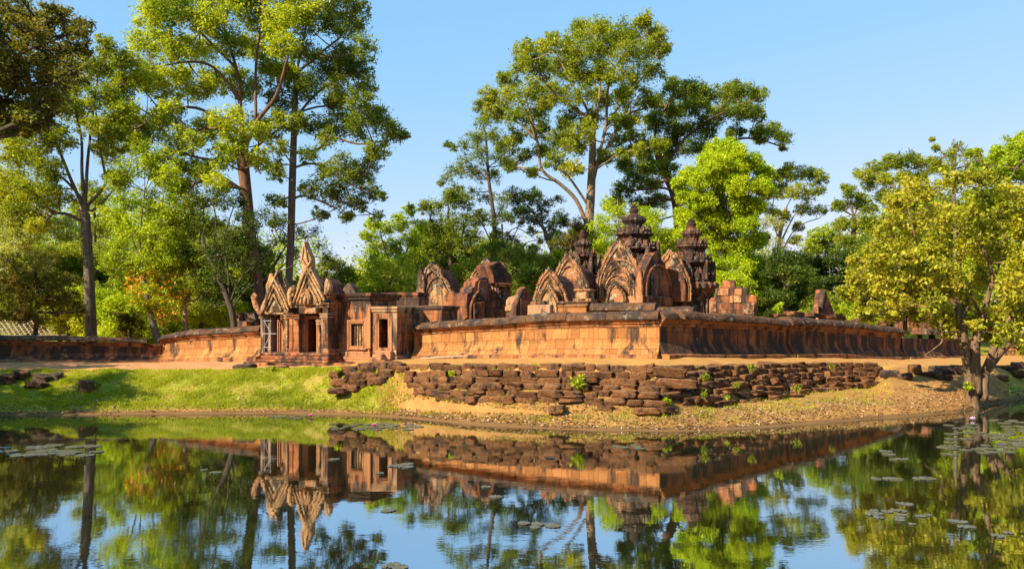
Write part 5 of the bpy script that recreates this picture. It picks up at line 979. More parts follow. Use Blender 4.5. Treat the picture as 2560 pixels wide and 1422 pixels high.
tree('deep green creeper covered tree below the half bare one, right of the broken orange gable', 70, [(1965, 800, 8), (1965, 750, 7), (1960, 700, 5)],
     [(1940, 650, 28), (1975, 640, 28), (1940, 700, 30), (1980, 690, 30), (2010, 680, 26), (1920, 740, 28), (1960, 745, 30), (2000, 740, 28), (2020, 715, 22), (1910, 690, 22), (1985, 775, 26), (1940, 785, 26), (2030, 750, 22)], LF_DRK, BARK_D, [], size=.26, dens=100, extra=([(1985, 700, 22), (2000, 690, 16)], LF_YEL, .22, 30))
tree('vivid green tree standing free in the gap left of the right hand thicket', 88, [(2040, 790, 6), (2042, 700, 5), (2045, 620, 4)],
     [(2035, 590, 22), (2065, 580, 24), (2085, 595, 20), (2025, 620, 22), (2055, 615, 24), (2080, 625, 20), (2020, 650, 16)], LF_BRI, BARK_D, [], size=.32, dens=70)
tree('broad dark green tree beyond the small pointed gable', 76, [(2110, 800, 9), (2112, 740, 8), (2115, 690, 5)],
     [(2050, 670, 28), (2085, 650, 28), (2125, 645, 30), (2165, 650, 28), (2045, 710, 28), (2085, 700, 32), (2130, 695, 32), (2175, 690, 28), (2060, 740, 26), (2105, 745, 30), (2150, 740, 30), (2030, 740, 20), (2190, 720, 24), (2120, 780, 28), (2070, 775, 22)], LF_DRK, BARK_D, [], size=.28, dens=95)
tree('tall narrow creeper hung tree left in the right hand thicket', 84, [(2130, 790, 9), (2132, 650, 8), (2135, 540, 6)],
     [(2125, 480, 22), (2100, 515, 22), (2145, 505, 24), (2105, 560, 26), (2150, 555, 28), (2115, 605, 26), (2165, 600, 28), (2190, 560, 24), (2180, 640, 26), (2200, 610, 24), (2170, 520, 22), (2140, 650, 24), (2210, 660, 26)], LF_OLI, BARK_B, [], size=.30, dens=84, droop=.6)
tree('high rounded olive tree with thin pale limbs rising above the right hand thicket', 96, [(2250, 790, 9), (2245, 650, 8), (2240, 520, 6), (2235, 460, 4)],
     [(2160, 440, 22), (2190, 420, 26), (2225, 405, 26), (2260, 400, 26), (2295, 405, 24), (2330, 410, 22), (2175, 460, 24), (2215, 450, 26), (2260, 445, 24), (2300, 440, 22), (2200, 490, 24), (2250, 490, 24), (2290, 490, 22), (2345, 420, 18)], LF_OLI, BARK_P, [[(2240, 520, 3), (2210, 460), (2180, 430, 1)], [(2238, 490, 3), (2270, 430), (2310, 410, 1)]], size=.34, dens=60)
tree('thin airy tree with drooping sprays at the top of the right hand thicket', 70, [(2390, 800, 6), (2388, 600, 5), (2385, 450, 4), (2390, 370, 3)],
     [(2395, 365, 18), (2370, 385, 18), (2410, 385, 18), (2380, 410, 20), (2420, 410, 18), (2345, 400, 14), (2360, 430, 20), (2405, 440, 22), (2340, 370, 12), (2450, 400, 18), (2330, 350, 8)], LF_OLI, BARK_G, [[(2388, 440, 2), (2360, 390), (2330, 350, .6)], [(2388, 420, 2), (2410, 380), (2420, 360, .6)]], size=.26, dens=42)
tree('big bright green tree filling the upper right corner of the thicket', 62, [(2520, 850, 14), (2520, 700, 12), (2515, 560, 9), (2510, 480, 6)],
     [(2550, 360, 36), (2510, 385, 34), (2470, 410, 30), (2445, 440, 30), (2490, 440, 36), (2540, 430, 40), (2580, 400, 50), (2440, 490, 32), (2485, 500, 38), (2540, 500, 42), (2590, 480, 50), (2460, 550, 36), (2510, 560, 42), (2560, 570, 44), (2600, 570, 50), (2480, 610, 38), (2540, 640, 42), (2600, 650, 50), (2430, 385, 18), (2500, 690, 40), (2560, 710, 44), (2640, 450, 60), (2660, 600, 60), (2540, 770, 40), (2600, 770, 50), (2450, 640, 34)], LF_BRI, BARK_B, [[(2512, 500, 5), (2480, 440), (2450, 400, 1.5)], [(2512, 490, 5), (2540, 420), (2580, 380, 1.5)]], size=.30, dens=80, flat=.7)
tree('mid green tree between the leaning tree and the high olive one', 78, [(2330, 800, 8), (2332, 700, 7), (2335, 600, 5)],
     [(2250, 560, 30), (2290, 540, 32), (2335, 530, 32), (2380, 520, 32), (2250, 620, 32), (2300, 610, 36), (2350, 600, 36), (2400, 590, 34), (2270, 680, 34), (2330, 680, 36), (2390, 670, 36), (2240, 720, 30), (2300, 740, 34), (2360, 750, 34), (2420, 740, 34), (2220, 680, 26), (2440, 680, 30), (2450, 790, 40), (2210, 760, 30)], LF_GRN, BARK_D, [], size=.32, dens=70)
tree('leaning many stemmed tree with broad yellow leaves on the bank at the right', 36.6, [(2430, 994, 18), (2424, 940, 16), (2412, 870, 13), (2402, 810, 16), (2385, 745, 11), (2352, 690, 8)],
     [(2245, 505, 38), (2315, 475, 40), (2385, 455, 40), (2450, 450, 40), (2520, 480, 40), (2215, 570, 42), (2285, 560, 44), (2355, 545, 44), (2430, 535, 44), (2500, 545, 42), (2560, 560, 44), (2195, 640, 42), (2265, 640, 44), (2340, 620, 44), (2420, 615, 44), (2490, 630, 44), (2560, 650, 44), (2150, 690, 36), (2210, 705, 42), (2285, 700, 44), (2370, 690, 44), (2450, 690, 42), (2530, 715, 42), (2120, 735, 28), (2175, 755, 36), (2250, 755, 40), (2330, 760, 38), (2410, 750, 38), (2490, 780, 38), (2560, 800, 40), (2600, 600, 50), (2620, 700, 50), (2600, 500, 50), (2480, 840, 24), (2380, 800, 26), (2560, 870, 30), (2140, 650, 22), (2270, 460, 24), (2360, 810, 34), (2440, 810, 32), (2520, 830, 34), (2290, 790, 30), (2400, 720, 36), (2320, 660, 40), (2470, 580, 40), (2250, 610, 36), (2540, 760, 34), (2170, 790, 24), (2230, 790, 26)],
     LF_TEAK, BARK_T, [[(2440, 985, 24), (2438, 910, 18), (2440, 850, 14), (2455, 800, 8), (2470, 740, 7), (2480, 680, 5), (2440, 590, 2)], [(2458, 1000, 20), (2462, 935, 18), (2478, 890, 15), (2500, 835, 17), (2530, 780, 8), (2545, 700, 6), (2552, 590, 2)], [(2465, 925, 20), (2500, 880, 14), (2535, 850), (2580, 800), (2600, 700, 2)], [(2412, 850, 7), (2385, 790), (2352, 808), (2356, 850), (2340, 868), (2312, 888, 1)], [(2404, 800, 6), (2350, 782), (2300, 800), (2240, 778), (2200, 750, 1.5)], [(2385, 745, 5), (2330, 680), (2290, 600), (2270, 520, 1.5)], [(2455, 800, 6), (2420, 720), (2370, 640), (2330, 540, 1.5)], [(2470, 740, 5), (2500, 650), (2490, 520, 1.5)], [(2402, 810, 5), (2420, 760), (2400, 680), (2420, 560, 1.5)], [(2352, 690, 4), (2290, 690), (2230, 660), (2190, 600, 1)], [(2350, 770, 4), (2300, 740), (2220, 720), (2140, 690, 1)]],
     size=.24, dens=80, W_=.55, depth=.55, up=.25, flat=.85, puff=.45)
tree('dark bush beyond the far end of the broken wall, under the big bright tree', 66, [(2480, 850, 5), (2482, 810, 4)], [(2450, 800, 28), (2490, 790, 30), (2530, 800, 30), (2570, 790, 34), (2500, 830, 26), (2420, 810, 24), (2550, 840, 26)], LF_DRK, BARK_D, [], size=.26, dens=90, name='bush', cat='bush')
tree('pale yellow feathery shrub under the outer twigs of the leaning tree', 58, [(2165, 830, 4), (2166, 790, 3)], [(2150, 760, 22), (2180, 775, 22), (2130, 790, 20), (2165, 800, 22), (2110, 770, 16), (2200, 800, 20)], LF_LIM, BARK_P, [], size=.2, dens=90, name='bush', cat='bush')
# trees left of the frame whose shade lies on the dark wall and the near grass
for lb, X_, Y_, h0, h1, r_ in (('broad dark tree outside the left edge, shading the dark wall', -38, 38, 6, 14, 5.5), ('smaller dark tree outside the left edge, shading the near corner of the grass', -29.5, 30, 4.5, 9.5, 3.2)):
    pxx = 1280 + F * X_ / Y_; mm_ = F / Y_; yy = lambda z: HOR - (z - CAMZ) * mm_
    tree(lb, Y_, [(pxx, yy(1), .4 * mm_), (pxx + 10, yy(h0), .3 * mm_), (pxx, yy((h0 + h1) / 2), .2 * mm_)], [(pxx + random.uniform(-1, 1) * r_ * .75 * mm_, yy(random.uniform(h0, h1)), r_ * .34 * mm_) for _ in range(22)], LF_DRK, BARK_D, [], size=.34, dens=26, depth=.9)
# the wood behind everything
cens, tints = [], []
g = random.Random(5)
for k in range(1500):
    d = g.uniform(105, 150); px_ = g.uniform(-500, 3100) if k < 950 else g.choice((g.uniform(-3200, -400), g.uniform(3000, 6200)))
    top = 600 if 480 < px_ < 780 else (690 if 480 < px_ < 880 else (520 if px_ < 480 else 640))
    if 1950 < px_ < 2110: top = 750
    if 2130 < px_: top = 520
    y = g.uniform(top, 830); q = P(px_, y, d); R = g.uniform(2.0, 4.6); n = int(30 * R * R)
    e = RNG.normal(size=(n, 3)) * R * .5; e[:, 2] *= .8; cens.append(q + e); tints.append(np.clip(RNG.normal(.4 + g.uniform(-.25, .25), .18, n), 0, 1))
wd = leaf_mesh('woodland', np.concatenate(cens), np.concatenate(tints), .5, LF_YEL, None); tag(wd, kind='stuff')
# ---------------------------------------------------------------- loose and stepped laterite blocks
def rock_mb(dim, n=5, p=5.0, rough=0.05, seed=0):
    g = np.random.default_rng(seed); vs = []; fs = []; key = {}
    def vid(c):
        k = tuple(np.round(c, 5))
        if k not in key:
            q = np.array(c); q = q / (np.sum(np.abs(q) ** p) ** (1 / p)); key[k] = len(vs); vs.append(q)
        return key[k]
    ln = np.linspace(-1, 1, n + 1)
    for ax in range(3):
        for sg in (-1, 1):
            for i in range(n):
                for j in range(n):
                    c = []
                    for a, b in ((ln[i], ln[j]), (ln[i + 1], ln[j]), (ln[i + 1], ln[j + 1]), (ln[i], ln[j + 1])):
                        q = [0, 0, 0]; q[ax] = sg; q[(ax + 1) % 3] = a; q[(ax + 2) % 3] = b; c.append(vid(q))
                    fs.append(tuple(c if sg > 0 else c[::-1]))
    v = np.array(vs); ph = g.uniform(0, 6.28, (4, 3)); fr_ = g.uniform(1.2, 4.2, (4, 3, 3))
    for k in range(4): v = v + rough * np.sin(v @ fr_[k].T + ph[k]) * (1.0 if k < 2 else .6)
    v = v + g.normal(0, rough * .3, v.shape)
    return v * np.array(dim) * .5, fs
ROCKS = []
for k in range(14):
    v, fs = rock_mb((1, 1, 1), 8, random.choice([9, 12, 16, 22]), .04, 100 + k)
    me = bpy.data.meshes.new('laterite_block'); me.from_pydata(v.tolist(), [], fs); me.materials.append(M_LAT); ROCKS.append(me)
for k in range(10):
    v, fs = rock_mb((1, 1, 1), 8, random.choice([4.5, 6, 8]), .06, 300 + k)
    me = bpy.data.meshes.new('laterite_block'); me.from_pydata(v.tolist(), [], fs); me.materials.append(M_LAT); ROCKS.append(me)
def rock(name, label, cat, pos, dim, rot, group=None, round_=False, mat=None, tilt=(0, 0)):
    me = random.choice(ROCKS[14:] if round_ else ROCKS[:14])
    if mat is not None: me = me.copy(); me.materials.clear(); me.materials.append(mat)
    o = bpy.data.objects.new(name, me); C.objects.link(o); o.location = tuple(pos); o.scale = dim; o.rotation_euler = (tilt[0], tilt[1], rot)
    return tag(o, label, cat, group)
ORD = ['top', 'second', 'third', 'fourth', 'fifth', 'sixth', 'lowest']
def course(px0, px1, k, side, fwd, zk, hgt, rnd, gaps, grp, labels):
    """one course of blocks following the crest of the bank"""
    x = px0
    while x < px1:
        _, (dw, df, zf, dc, zc, db, zb) = prof(np.array([(x - 1280) * 33 / F]), np.array([33.0]))
        dc, zc = float(np.interp(x, TAB[:, 0], TAB[:, 4])), float(np.interp(x, TAB[:, 0], TAB[:, 5])); dw = float(np.interp(x, TAB[:, 0], TAB[:, 1]))
        f = fwd
        dd = dc - f * k; z = zc + .10 - zk * k
        q = np.array([(x - 1280) * dd / F, dd])
        ln = random.choice([.45, .6, .7, .8, .9, 1.05]) * random.uniform(.9, 1.1); dx = ln * F / dd
        x2 = x + dx; dc2 = float(np.interp(x2, TAB[:, 0], TAB[:, 4])); dw2 = float(np.interp(x2, TAB[:, 0], TAB[:, 1])); dd2 = dc2 - f * k
        q2 = np.array([(x2 - 1280) * dd2 / F, dd2]); v = q2 - q; L2 = np.linalg.norm(v)
        if L2 > ln * 1.02: q2 = q + v * ln / L2; x2 = 1280 + F * q2[0] / q2[1]; v = q2 - q; L2 = np.linalg.norm(v)
        rot = math.atan2(v[1], v[0]); c = (q + q2) / 2
        if random.random() > gaps:
            h = hgt * random.uniform(.88, 1.15); dep = random.uniform(.6, .8); push = random.gauss(0, .05 + .02 * k)
            n = np.array([math.sin(rot), -math.cos(rot)]); c = c + n * (push - dep * .32)
            rock('laterite_block', labels[k], 'stone block', (c[0], c[1], z - h / 2 + random.gauss(0, .03)), (L2 * random.uniform(.88, 1.04), dep, h), rot + random.gauss(0, .08), grp, rnd, tilt=(random.gauss(0, .06) - .02 * k, random.gauss(0, .05)))
        x = x2 + .4
labL = ['brown laterite block in the %s course of the sunlit embankment steps' % o for o in ORD]
labR = ['dark laterite block in the %s course of the shaded embankment steps' % o for o in ORD]
for k in range(7):
    a, b = [(1022, 1690), (1012, 1700), (1014, 1700), (1010, 1705), (985, 1712), (1080, 1716), (1270, 1722)][k]
    course(a, b, k, 'l', .44, .235, .29, k >= 3, [.0, .0, .02, .03, .05, .12, .35][k], 'blocks of the sunlit embankment steps', labL)
for k in range(7):
    a, b = [(1702, 2190), (1712, 2200), (1716, 2210), (1722, 2215), (1728, 2180), (1735, 2140), (1745, 2020)][k]
    course(a, b, k, 'r', .44, .215, .28, k >= 3, [.0, .03, .05, .07, .1, .15, .3][k], 'blocks of the shaded embankment steps', labR)
for px, py, dd, dim, rot, tl, lb in ((1608, 924, 32.7, (.95, .7, .34), -.25, (-.1, -.22), 'large laterite block tipped up on the top course just left of the projecting corner'),
                                     (1672, 930, 32.2, (1.25, .75, .36), .0, (0, .08), 'long laterite block lying across the projecting corner of the steps'),
                                     (1690, 958, 31.7, (1.5, .8, .36), .05, (0, .05), 'longest laterite block, second from the top at the projecting corner')):
    q = P(px, py, dd); rock('laterite_block', lb, 'stone block', (q[0], q[1], q[2]), dim, rot, None, tilt=tl)
for k in range(3):
    for i in range(5 - k):
        x = 840 + i * 36 + k * 10; dd = 36.6 - .5 * k; q = P(x, 946, dd); q[2] = gz(q[0], q[1]) + .06
        rock('laterite_block', 'weathered laterite block in the short sunken row at the left end of the sunlit steps', 'stone block', q, (random.uniform(.55, .8), .6, .34), random.gauss(-.1, .08), 'blocks of the short sunken row', True)
rock('laterite_block', 'single rounded laterite block lying alone in the grass below the short sunken row', 'stone block', P(842, 977, 35.2), (.75, .5, .26), .0, None, True)
for i in range(11):
    x = 872 + i * 13.5; dd = 36.2 - .9 * random.random(); q = P(x, 940, dd); q[2] = gz(q[0], q[1]) + random.uniform(-.02, .08)
    rock('laterite_block', 'crumbling half buried block in the earth between the short sunken row and the steps', 'stone block', q, (random.uniform(.45, .8), .55, .3), random.gauss(-.2, .2), 'half buried blocks', True, tilt=(random.gauss(0, .1), random.gauss(0, .1)))
for x, y, dd, dim, lb in ((966, 937, 36.0, (.36, .5, .62), 'upright narrow dark block standing between the short row and the long sunlit steps'),
                          (990, 936, 35.9, (.6, .6, .5), 'rounded block leaning beside the upright narrow one at the start of the long steps'),
                          (793, 921, 38.2, (.3, .3, .24), 'small dark stone on the earth edge below the main doorway'),
                          (612, 919, 38.8, (.95, .7, .36), 'flat dark slab lying on the path edge left of the gateway steps'),
                          (690, 920, 39.2, (1.2, .5, .18), 'low half buried slab below the left porch'),
                          (12, 943, 37.0, (.95, .7, .42), 'brown boulder at the left edge of the grass bank'),
                          (52, 936, 37.4, (.75, .6, .42), 'rough boulder leaning between two others at the left edge'),
                          (107, 937, 37.2, (.78, .6, .34), 'flat topped dark boulder right of the group at the left edge'),
                          (92, 956, 36.6, (.95, .6, .28), 'broad reddish slab lying lowest in the boulder group at the left edge'),
                          (142, 940, 37.4, (.5, .5, .34), 'small dark boulder at the right end of the group at the left edge'),
                          (219, 962, 36.3, (.62, .6, .52), 'lone squared laterite block standing in the grass left of the middle of the bank'),
                          (2287, 911, 41.0, (.55, .5, .5), 'rounded upright boulder on the terrace left of the leaning tree'),
                          (2352, 916, 41.5, (1.0, .8, .4), 'broad dark boulder on the terrace behind the leaning tree trunk'),
                          (2330, 928, 40.6, (.9, .6, .3), 'flat dark block before the broad boulder near the leaning tree'),
                          (2358, 935, 40.0, (.7, .5, .3), 'dark block lowest in the small heap left of the leaning tree'),
                          (2392, 925, 41.5, (.6, .6, .5), 'dark block half hidden by the left stem of the leaning tree'),
                          (2225, 918, 40.0, (.85, .6, .36), 'squared dark block at the far end of the shaded top course'),
                          (2262, 925, 39.6, (.7, .6, .3), 'last low dark block trailing off beyond the shaded steps'),
                          (2512, 925, 43.5, (1.2, .9, .5), 'long sloping boulder right of the leaning tree'),
                          (2545, 935, 43.0, (.8, .7, .4), 'rounded boulder nearest the right edge behind the leaning tree'),
                          (2500, 945, 42.0, (.7, .6, .32), 'small block in the heap right of the leaning tree stems'),
                          (2550, 915, 44.5, (.9, .7, .4), 'upper dark boulder at the right edge of the terrace')):
    q = P(x, y, dd); z = min(q[2], gz(q[0], q[1]) + dim[2] * .38)
    rock('boulder', lb, 'boulder', (q[0], q[1], z), dim, random.uniform(-.3, .3), None, True, mat=M_DARKR if 'dark' in lb else None, tilt=(random.gauss(0, .08), random.gauss(0, .08)))
# blocks lying on the inner wall tops at the right
for x, y, dd, dim, lb in ((1985, 786, 47.5, (1.3, .7, .34), 'dark tilted block lying highest on the rubble behind the shaded wall'), (2035, 788, 50, (1.2, .7, .28), 'flat brown slab beside the tilted block on the rubble behind the shaded wall'),
                          (1945, 789, 46, (1.0, .6, .2), 'thin reddish slab at the left end of the rubble behind the shaded wall'), (2090, 793, 52.5, (1.3, .7, .26), 'flat slab on the rubble below the small pointed gable'),
                          (2150, 800, 55, (1.4, .7, .26), 'flat slab at the right end of the rubble behind the shaded wall'), (2005, 793, 49, (2.2, .7, .2), 'long low slab under the others on the rubble behind the shaded wall'),
                          (2215, 806, 57, (1.3, .7, .3), 'block on the rubble behind the gap in the shaded wall')):
    q = P(x, y, dd); rock('fallen_slab', lb, 'stone block', q, dim, .7, None, tilt=(random.gauss(0, .08), random.gauss(0, .08)))
# a low rubble wall carries them
st = stations([(1935, 892, 793), (2000, 892, 795), (2090, 891, 800), (2160, 893, 806), (2235, 893, 812)], lambda p: dR(p) + 2.6)
wall('inner_wall', 'low rubble wall topped with loose slabs right behind the shaded wall', st, M_WALLD, M_DARKR, (), cornice=False, plinth=False)

# ---------------------------------------------------------------- small things
M_PLK = plain('weathered_plank', (0.28, 0.2, 0.13), (0.38, 0.29, 0.2), 4)
pk = thing('plank', 'long pale plank lying on the ledge at the foot of the sunlit wall', 'plank', P(1108, 893, 40.3))
mb = MB(); fr = Frame(1108, 893, 40.3, -22); a = fr.px(1052, 896, 0); b = fr.px(1168, 889, 0); mb.tube([fr.w(a[0], 0, a[1]), fr.w(b[0], .05, b[1])], [.04, .035], 4); mb.build('board', M_PLK, pk)
br = thing('fallen_branch', 'bleached fallen branch lying on the path at the far left', 'branch', P(50, 900, 44.5))
mb = MB()
for pth, r in (([(-20, 905), (20, 900), (45, 903), (62, 893), (88, 902), (105, 904)], .05), ([(20, 902), (52, 894), (70, 898)], .035), ([(60, 894), (58, 890), (75, 893), (98, 901)], .03)):
    q = [P(x, y, 44.2) for x, y in pth]; mb.tube(q, [r * (1 - .7 * i / len(q)) for i in range(len(q))], 5)
mb.build('branch_wood', BARK_P, br)
# bare bamboo roof frame
RF = Frame(100, 838, 62, 6)
rt = thing('roof_frame', 'bare bamboo roof frame waiting for thatch, behind the dark wall at the left edge', 'roof frame', RF.o)
def rp(x, y, v): u, z = RF.px(x, y, v); return RF.w(u, v, z)
for nm, n in (('rafter', 26), ('purlin', 9)):
    for i in range(n):
        mb = MB()
        if nm == 'rafter':
            x = -120 + i * 13; mb.tube([rp(x + 34, 845, 0), rp(x, 797, 2.4)], [.032, .03], 5)
        else:
            s = i / (n - 1); y = 843 - 44 * s; mb.tube([rp(-130 + 34 * (1 - s), y, 2.4 * s - .06), rp(178 + 38 * (1 - s), y, 2.4 * s - .06)], [.026, .026], 5)
        mb.build(nm, M_BAMBOO, rt)
for x in (-90, 60, 195):
    mb = MB(); b = rp(x, 845, .1); mb.tube([np.array([b[0], b[1], gz(b[0], b[1]) - .2]), b], [.09, .08], 6); mb.build('post', BARK_G, rt)
# plants on the steps
def plant(label, px, py, dd, hpx, n, mat, size=.2, wid=.8):
    q = P(px, py, dd); h = hpx * dd / F
    t = thing('fern', label, 'plant', q); mb = MB(); cens = []
    for i in range(n):
        a = random.uniform(0, 6.28); r = h * wid * random.uniform(.15, .6); tip = q + np.array([math.cos(a) * r, math.sin(a) * r * .7, h * random.uniform(.5, 1)])
        c = bez(q, q + np.array([0, 0, h * .6]), tip, 6); mb.tube(list(c), list(np.linspace(.014, .004, 6)), 4, False)
        for s in c[2:]: cens += [s + RNG.normal(0, .035, 3) for _ in range(5)]
    mb.build('stem', BARK_B, t); leaf_mesh('fronds', np.array(cens), RNG.uniform(.2, .9, len(cens)), size, mat, t, W_=.4, up=.4)
for a in (('tall bright fern growing from the middle of the sunlit steps', 1446, 985, 31.6, 48, 12, LF_BRI, .17), ('bright green plant on the top course of the shaded steps', 1880, 935, 34.4, 26, 9, LF_OLI, .13), ('yellow green tuft low at the projecting corner of the steps', 1668, 1020, 30.6, 24, 10, LF_LIM, .15),
          ('green tuft between blocks near the left end of the shaded steps', 1764, 957, 32.9, 22, 9, LF_OLI, .12), ('leafy plant low in the left part of the shaded steps', 1760, 1000, 31.4, 24, 9, LF_OLI, .12), ('small green plant in the middle of the shaded steps', 1842, 972, 33, 16, 7, LF_OLI, .11),
          ('green plant low on the right part of the shaded steps', 1992, 985, 33.6, 26, 9, LF_OLI, .12), ('small tuft on the upper course in the right part of the shaded steps', 2080, 925, 36.6, 14, 6, LF_OLI, .11), ('green weed at the foot of the upright narrow block', 846, 938, 36.4, 20, 8, LF_LIM, .14),
          ('weed on the earth edge below the side doorway', 795, 932, 37.6, 12, 6, LF_LIM, .12), ('small green sprout high in the sunlit steps', 1238, 935, 33.5, 14, 6, LF_OLI, .11), ('grass like weed in the upper left of the sunlit steps', 1128, 943, 34, 14, 7, LF_LIM, .12), ('tuft of weeds on the grass edge below the left porch', 683, 932, 38, 16, 9, LF_OLI, .12),
          ('leafy sapling shoot at the foot of the leaning tree', 2420, 985, 36.2, 30, 9, LF_LIM, .16), ('young bright fern rising behind the coping below the dark creeper tree', 1945, 790, 46, 32, 10, LF_BRI, .2), ('tiny sprout low in the middle of the shaded steps', 1818, 1000, 32, 12, 5, LF_BRI, .1), ('tuft beside the lone squared block on the grass bank', 245, 972, 36, 18, 10, LF_OLI, .12)): plant(*a)
# grass and leaf litter
def scatter(n, x0, x1, f):
    out = []
    while len(out) < n:
        m_ = (n - len(out)) * 3; px_ = RNG.uniform(x0, x1, m_); t_ = RNG.uniform(0, 1, m_); dw = np.interp(px_, TAB[:, 0], TAB[:, 1]); dc = np.interp(px_, TAB[:, 0], TAB[:, 4])
        y = dw + .2 + (dc + .3 - dw) * t_; x = (px_ - 1280) * y / F; keep = RNG.uniform(0, 1, m_) < f(px_, t_, x, y); out += list(zip(x[keep], y[keep]))
    a = np.array(out[:n]); return a
def fgrass(px_, t_, x, y):
    pn = (wob(x, y, 1.4) + 1) / 2; pn = pn * .6 + .4 * (wob(x + 7, y, 3.1) + 1) / 2; w = ss((1180 - px_) / 440) * np.clip(2.6 * pn - .7, .16, 1); w = np.maximum(w, .26 * pn ** 2); return w * np.clip(t_ * 6, .1, 1)
a = scatter(110000, -160, 2230, fgrass); z = ground_z(a[:, 0], a[:, 1]); n = len(a)
hh = RNG.uniform(.035, .13, n) * (1 + .6 * wob(a[:, 0] + 7, a[:, 1], 3.1)); an = RNG.uniform(0, 6.28, n); wd_ = RNG.uniform(.008, .018, n); ln_ = RNG.normal(0, .5, (n, 2))
v = np.zeros((n, 3, 3)); v[:, 0, 0] = a[:, 0] - np.cos(an) * wd_; v[:, 0, 1] = a[:, 1] - np.sin(an) * wd_; v[:, 0, 2] = z - .01; v[:, 1, 0] = a[:, 0] + np.cos(an) * wd_; v[:, 1, 1] = a[:, 1] + np.sin(an) * wd_; v[:, 1, 2] = z - .01
v[:, 2, 0] = a[:, 0] + ln_[:, 0] * hh; v[:, 2, 1] = a[:, 1] + ln_[:, 1] * hh; v[:, 2, 2] = z + hh
me = bpy.data.meshes.new('grass'); me.from_pydata(v.reshape(-1, 3).tolist(), [], np.arange(3 * n).reshape(-1, 3).tolist()); me.materials.append(LF_GRASS)
me.attributes.new('tint', 'FLOAT', 'FACE').data.foreach_set('value', np.clip(.5 + .25 * wob(a[:, 0], a[:, 1], .6) + RNG.normal(0, .17, n), 0, 1).astype(np.float32))
o = bpy.data.objects.new('grass', me); C.objects.link(o); tag(o, kind='stuff')
def flit(px_, t_, x, y): return np.where(px_ > 950, .9, .34) * np.clip(1.25 - t_ * 2.2, .04, 1) * np.clip((wob(x, y, 1.1) + 1.1) / 1.4, .1, 1)
a = scatter(13000, -100, 2560, flit); z = ground_z(a[:, 0], a[:, 1]); ce = np.stack([a[:, 0], a[:, 1], z + .025], -1)
lt = leaf_mesh('leaf_litter', ce, RNG.uniform(0, 1, len(ce)) ** 1.2, .095, LF_LIT, None, W_=.55, up=1.3); tag(lt, kind='stuff')
# lily pads and flowers
m, nt, bs = nodes('lily_pad'); co = coords(nt); bs.inputs['Roughness'].default_value = .16
L(nt, mix(nt, ramp(nt, noise(nt, co, 3, 3), [(.4, 0), (.6, 1)]), (0.07, 0.085, 0.05), (0.11, 0.085, 0.05)), bs.inputs['Base Color']); M_PAD = m
M_PADS = plain('pink_petal', (0.75, 0.12, 0.35), (0.85, 0.3, 0.55), 5); M_PADS2 = plain('pale_pink_petal', (0.8, 0.5, 0.75), (0.85, 0.6, 0.8), 5)
PADM = []
for k in range(4):
    nn = 20; ring = [(math.cos(a_) * (1 + random.uniform(-.04, .04)), math.sin(a_) * (1 + random.uniform(-.04, .04))) for a_ in np.linspace(.18, 2 * math.pi - .18, nn)]
    mb = MB(); mb.add([(0.15, 0, .05)] + [(x_, y_, .05 + .03 * math.sin(3 * i)) for i, (x_, y_) in enumerate(ring)] + [(0.15, 0, 0)] + [(x_, y_, 0) for x_, y_ in ring],
           [(0, i + 1, i + 2) for i in range(nn - 1)] + [(nn + 1, nn + 1 + i + 2, nn + 1 + i + 1) for i in range(nn - 1)] + [(i + 1, nn + i + 2, nn + i + 3, i + 2) for i in range(nn - 1)] + [(0, nn + 1, nn + 2, 1), (nn, nn + nn + 1, nn + 1, 0)])
    ob = mb.build('lily_pad', M_PAD, loc=(0, 0, 0)); PADM.append(ob.data); bpy.data.objects.remove(ob)
def at_water(x, y): d = CAMZ * F / (y - HOR); return (x - 1280) * d / F, d
def pads(spots, rad, label, group):
    for x, y in spots:
        q = at_water(x, y); o = bpy.data.objects.new('lily_pad', random.choice(PADM)); C.objects.link(o)
        r = rad * random.uniform(.7, 1.25); o.location = (q[0], q[1], .004 + random.uniform(0, .006)); o.scale = (r, r, .25); o.rotation_euler = (0, 0, random.uniform(0, 6.28)); tag(o, label, 'lily pad', group)
g = random.Random(3)
pads([(g.uniform(-10, 60) + i * 6.5, 1136 - g.random() ** 1.5 * 26 + abs(i - 14) * .3) for i in range(30)], .25, 'pale lily pad in the dense raft by the left edge of the pond', 'lily pads of the left raft')
pads([(g.uniform(830, 1050), g.uniform(1059, 1074)) for i in range(34)], .2, 'lily pad in the thin raft with a pink flower, below the start of the steps', 'lily pads of the middle raft')
pads([(g.uniform(650, 790), g.uniform(1038, 1046)) for i in range(10)], .2, 'small lily pad close to the grass bank below the gateway', 'lily pads by the grass bank')
pads([(985, 1165), (1000, 1163), (1018, 1160), (1015, 1167)], .17, 'lily pad in the loose foursome on dark water below the side doorway', 'lily pads below the side doorway')
pads([(1542, 1115), (1555, 1118), (1590, 1116), (1600, 1121), (1585, 1112), (1376, 1145)], .16, 'small lily pad scattered below the projecting corner of the steps', 'lily pads below the corner')
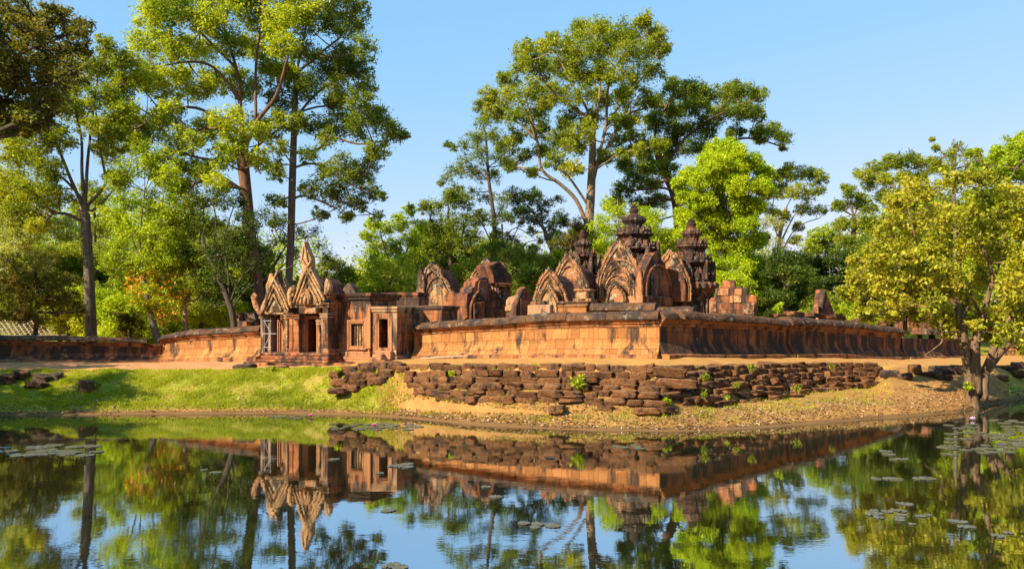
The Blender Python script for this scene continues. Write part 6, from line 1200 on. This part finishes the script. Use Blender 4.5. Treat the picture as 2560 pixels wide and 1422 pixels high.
pads([(g.uniform(2160, 2270), g.uniform(1272, 1306)) for i in range(12)] + [(2300, 1290), (2320, 1287), (2280, 1310)], .10, 'lily pad in the loose patch nearest the viewer at the right', 'lily pads of the near right patch')
pads([(2385, 1302), (2400, 1304), (2408, 1318), (2425, 1317), (2495, 1340), (2520, 1332), (2250, 1258), (2265, 1260)], .12, 'lily pad straying around the near right patch', 'stray lily pads at the right')
pads([(g.uniform(2170, 2330), g.uniform(1195, 1200)) for i in range(6)] + [(2215, 1128), (2222, 1136), (2235, 1148), (2255, 1147)], .17, 'lily pad floating left of the mirrored trunk of the leaning tree', 'lily pads left of the mirrored trunk')
pads([(g.uniform(2360, 2570), 1050 + g.uniform(0, 105) * (1 - .35 * g.random())) for i in range(62)], .2, 'lily pad in the wide raft below the leaning tree by the right edge', 'lily pads of the right raft')
pads([(980, 1275), (968, 1277), (540, 1181), (510, 1175), (985, 1411), (1000, 1418), (970, 1416), (1240, 1242), (1216, 1217), (950, 1183), (835, 1148), (1310, 1308), (1345, 1310), (1382, 1314), (1338, 1318)], .13, 'single lily pad drifting alone on the open middle water', 'single lily pads on the open water')
def flower(x, y, mat, lb):
    q = at_water(x, y); t = thing('water_lily', lb, 'flower', (q[0], q[1], .02)); mb = MB()
    for ring, (r, h, n) in enumerate(((.11, .05, 9), (.075, .1, 7))):
        for i in range(n):
            a_ = 6.283 * i / n + ring * .3; c_, s_ = math.cos(a_), math.sin(a_); mb.add([(q[0], q[1], .03), (q[0] + r * .6 * c_ - .045 * s_, q[1] + r * .6 * s_ + .045 * c_, .03 + h * .5), (q[0] + r * c_, q[1] + r * s_, .05 + h), (q[0] + r * .6 * c_ + .045 * s_, q[1] + r * .6 * s_ - .045 * c_, .03 + h * .5)], [(0, 1, 2, 3)])
    mb.build('petals', mat, t)
    mb = MB(); mb.tube([np.array([q[0], q[1], .02]), np.array([q[0], q[1], .12])], [.03, .035], 7); mb.build('flower_heart', M_BAMBOO, t)
flower(776, 1043, M_PADS, 'pink water lily close to the grass bank below the main doorway'); flower(935, 1067, M_PADS, 'deep pink water lily in the middle raft of pads'); flower(2432, 1050, M_PADS2, 'pale pink water lily in front of the leaning tree foot')
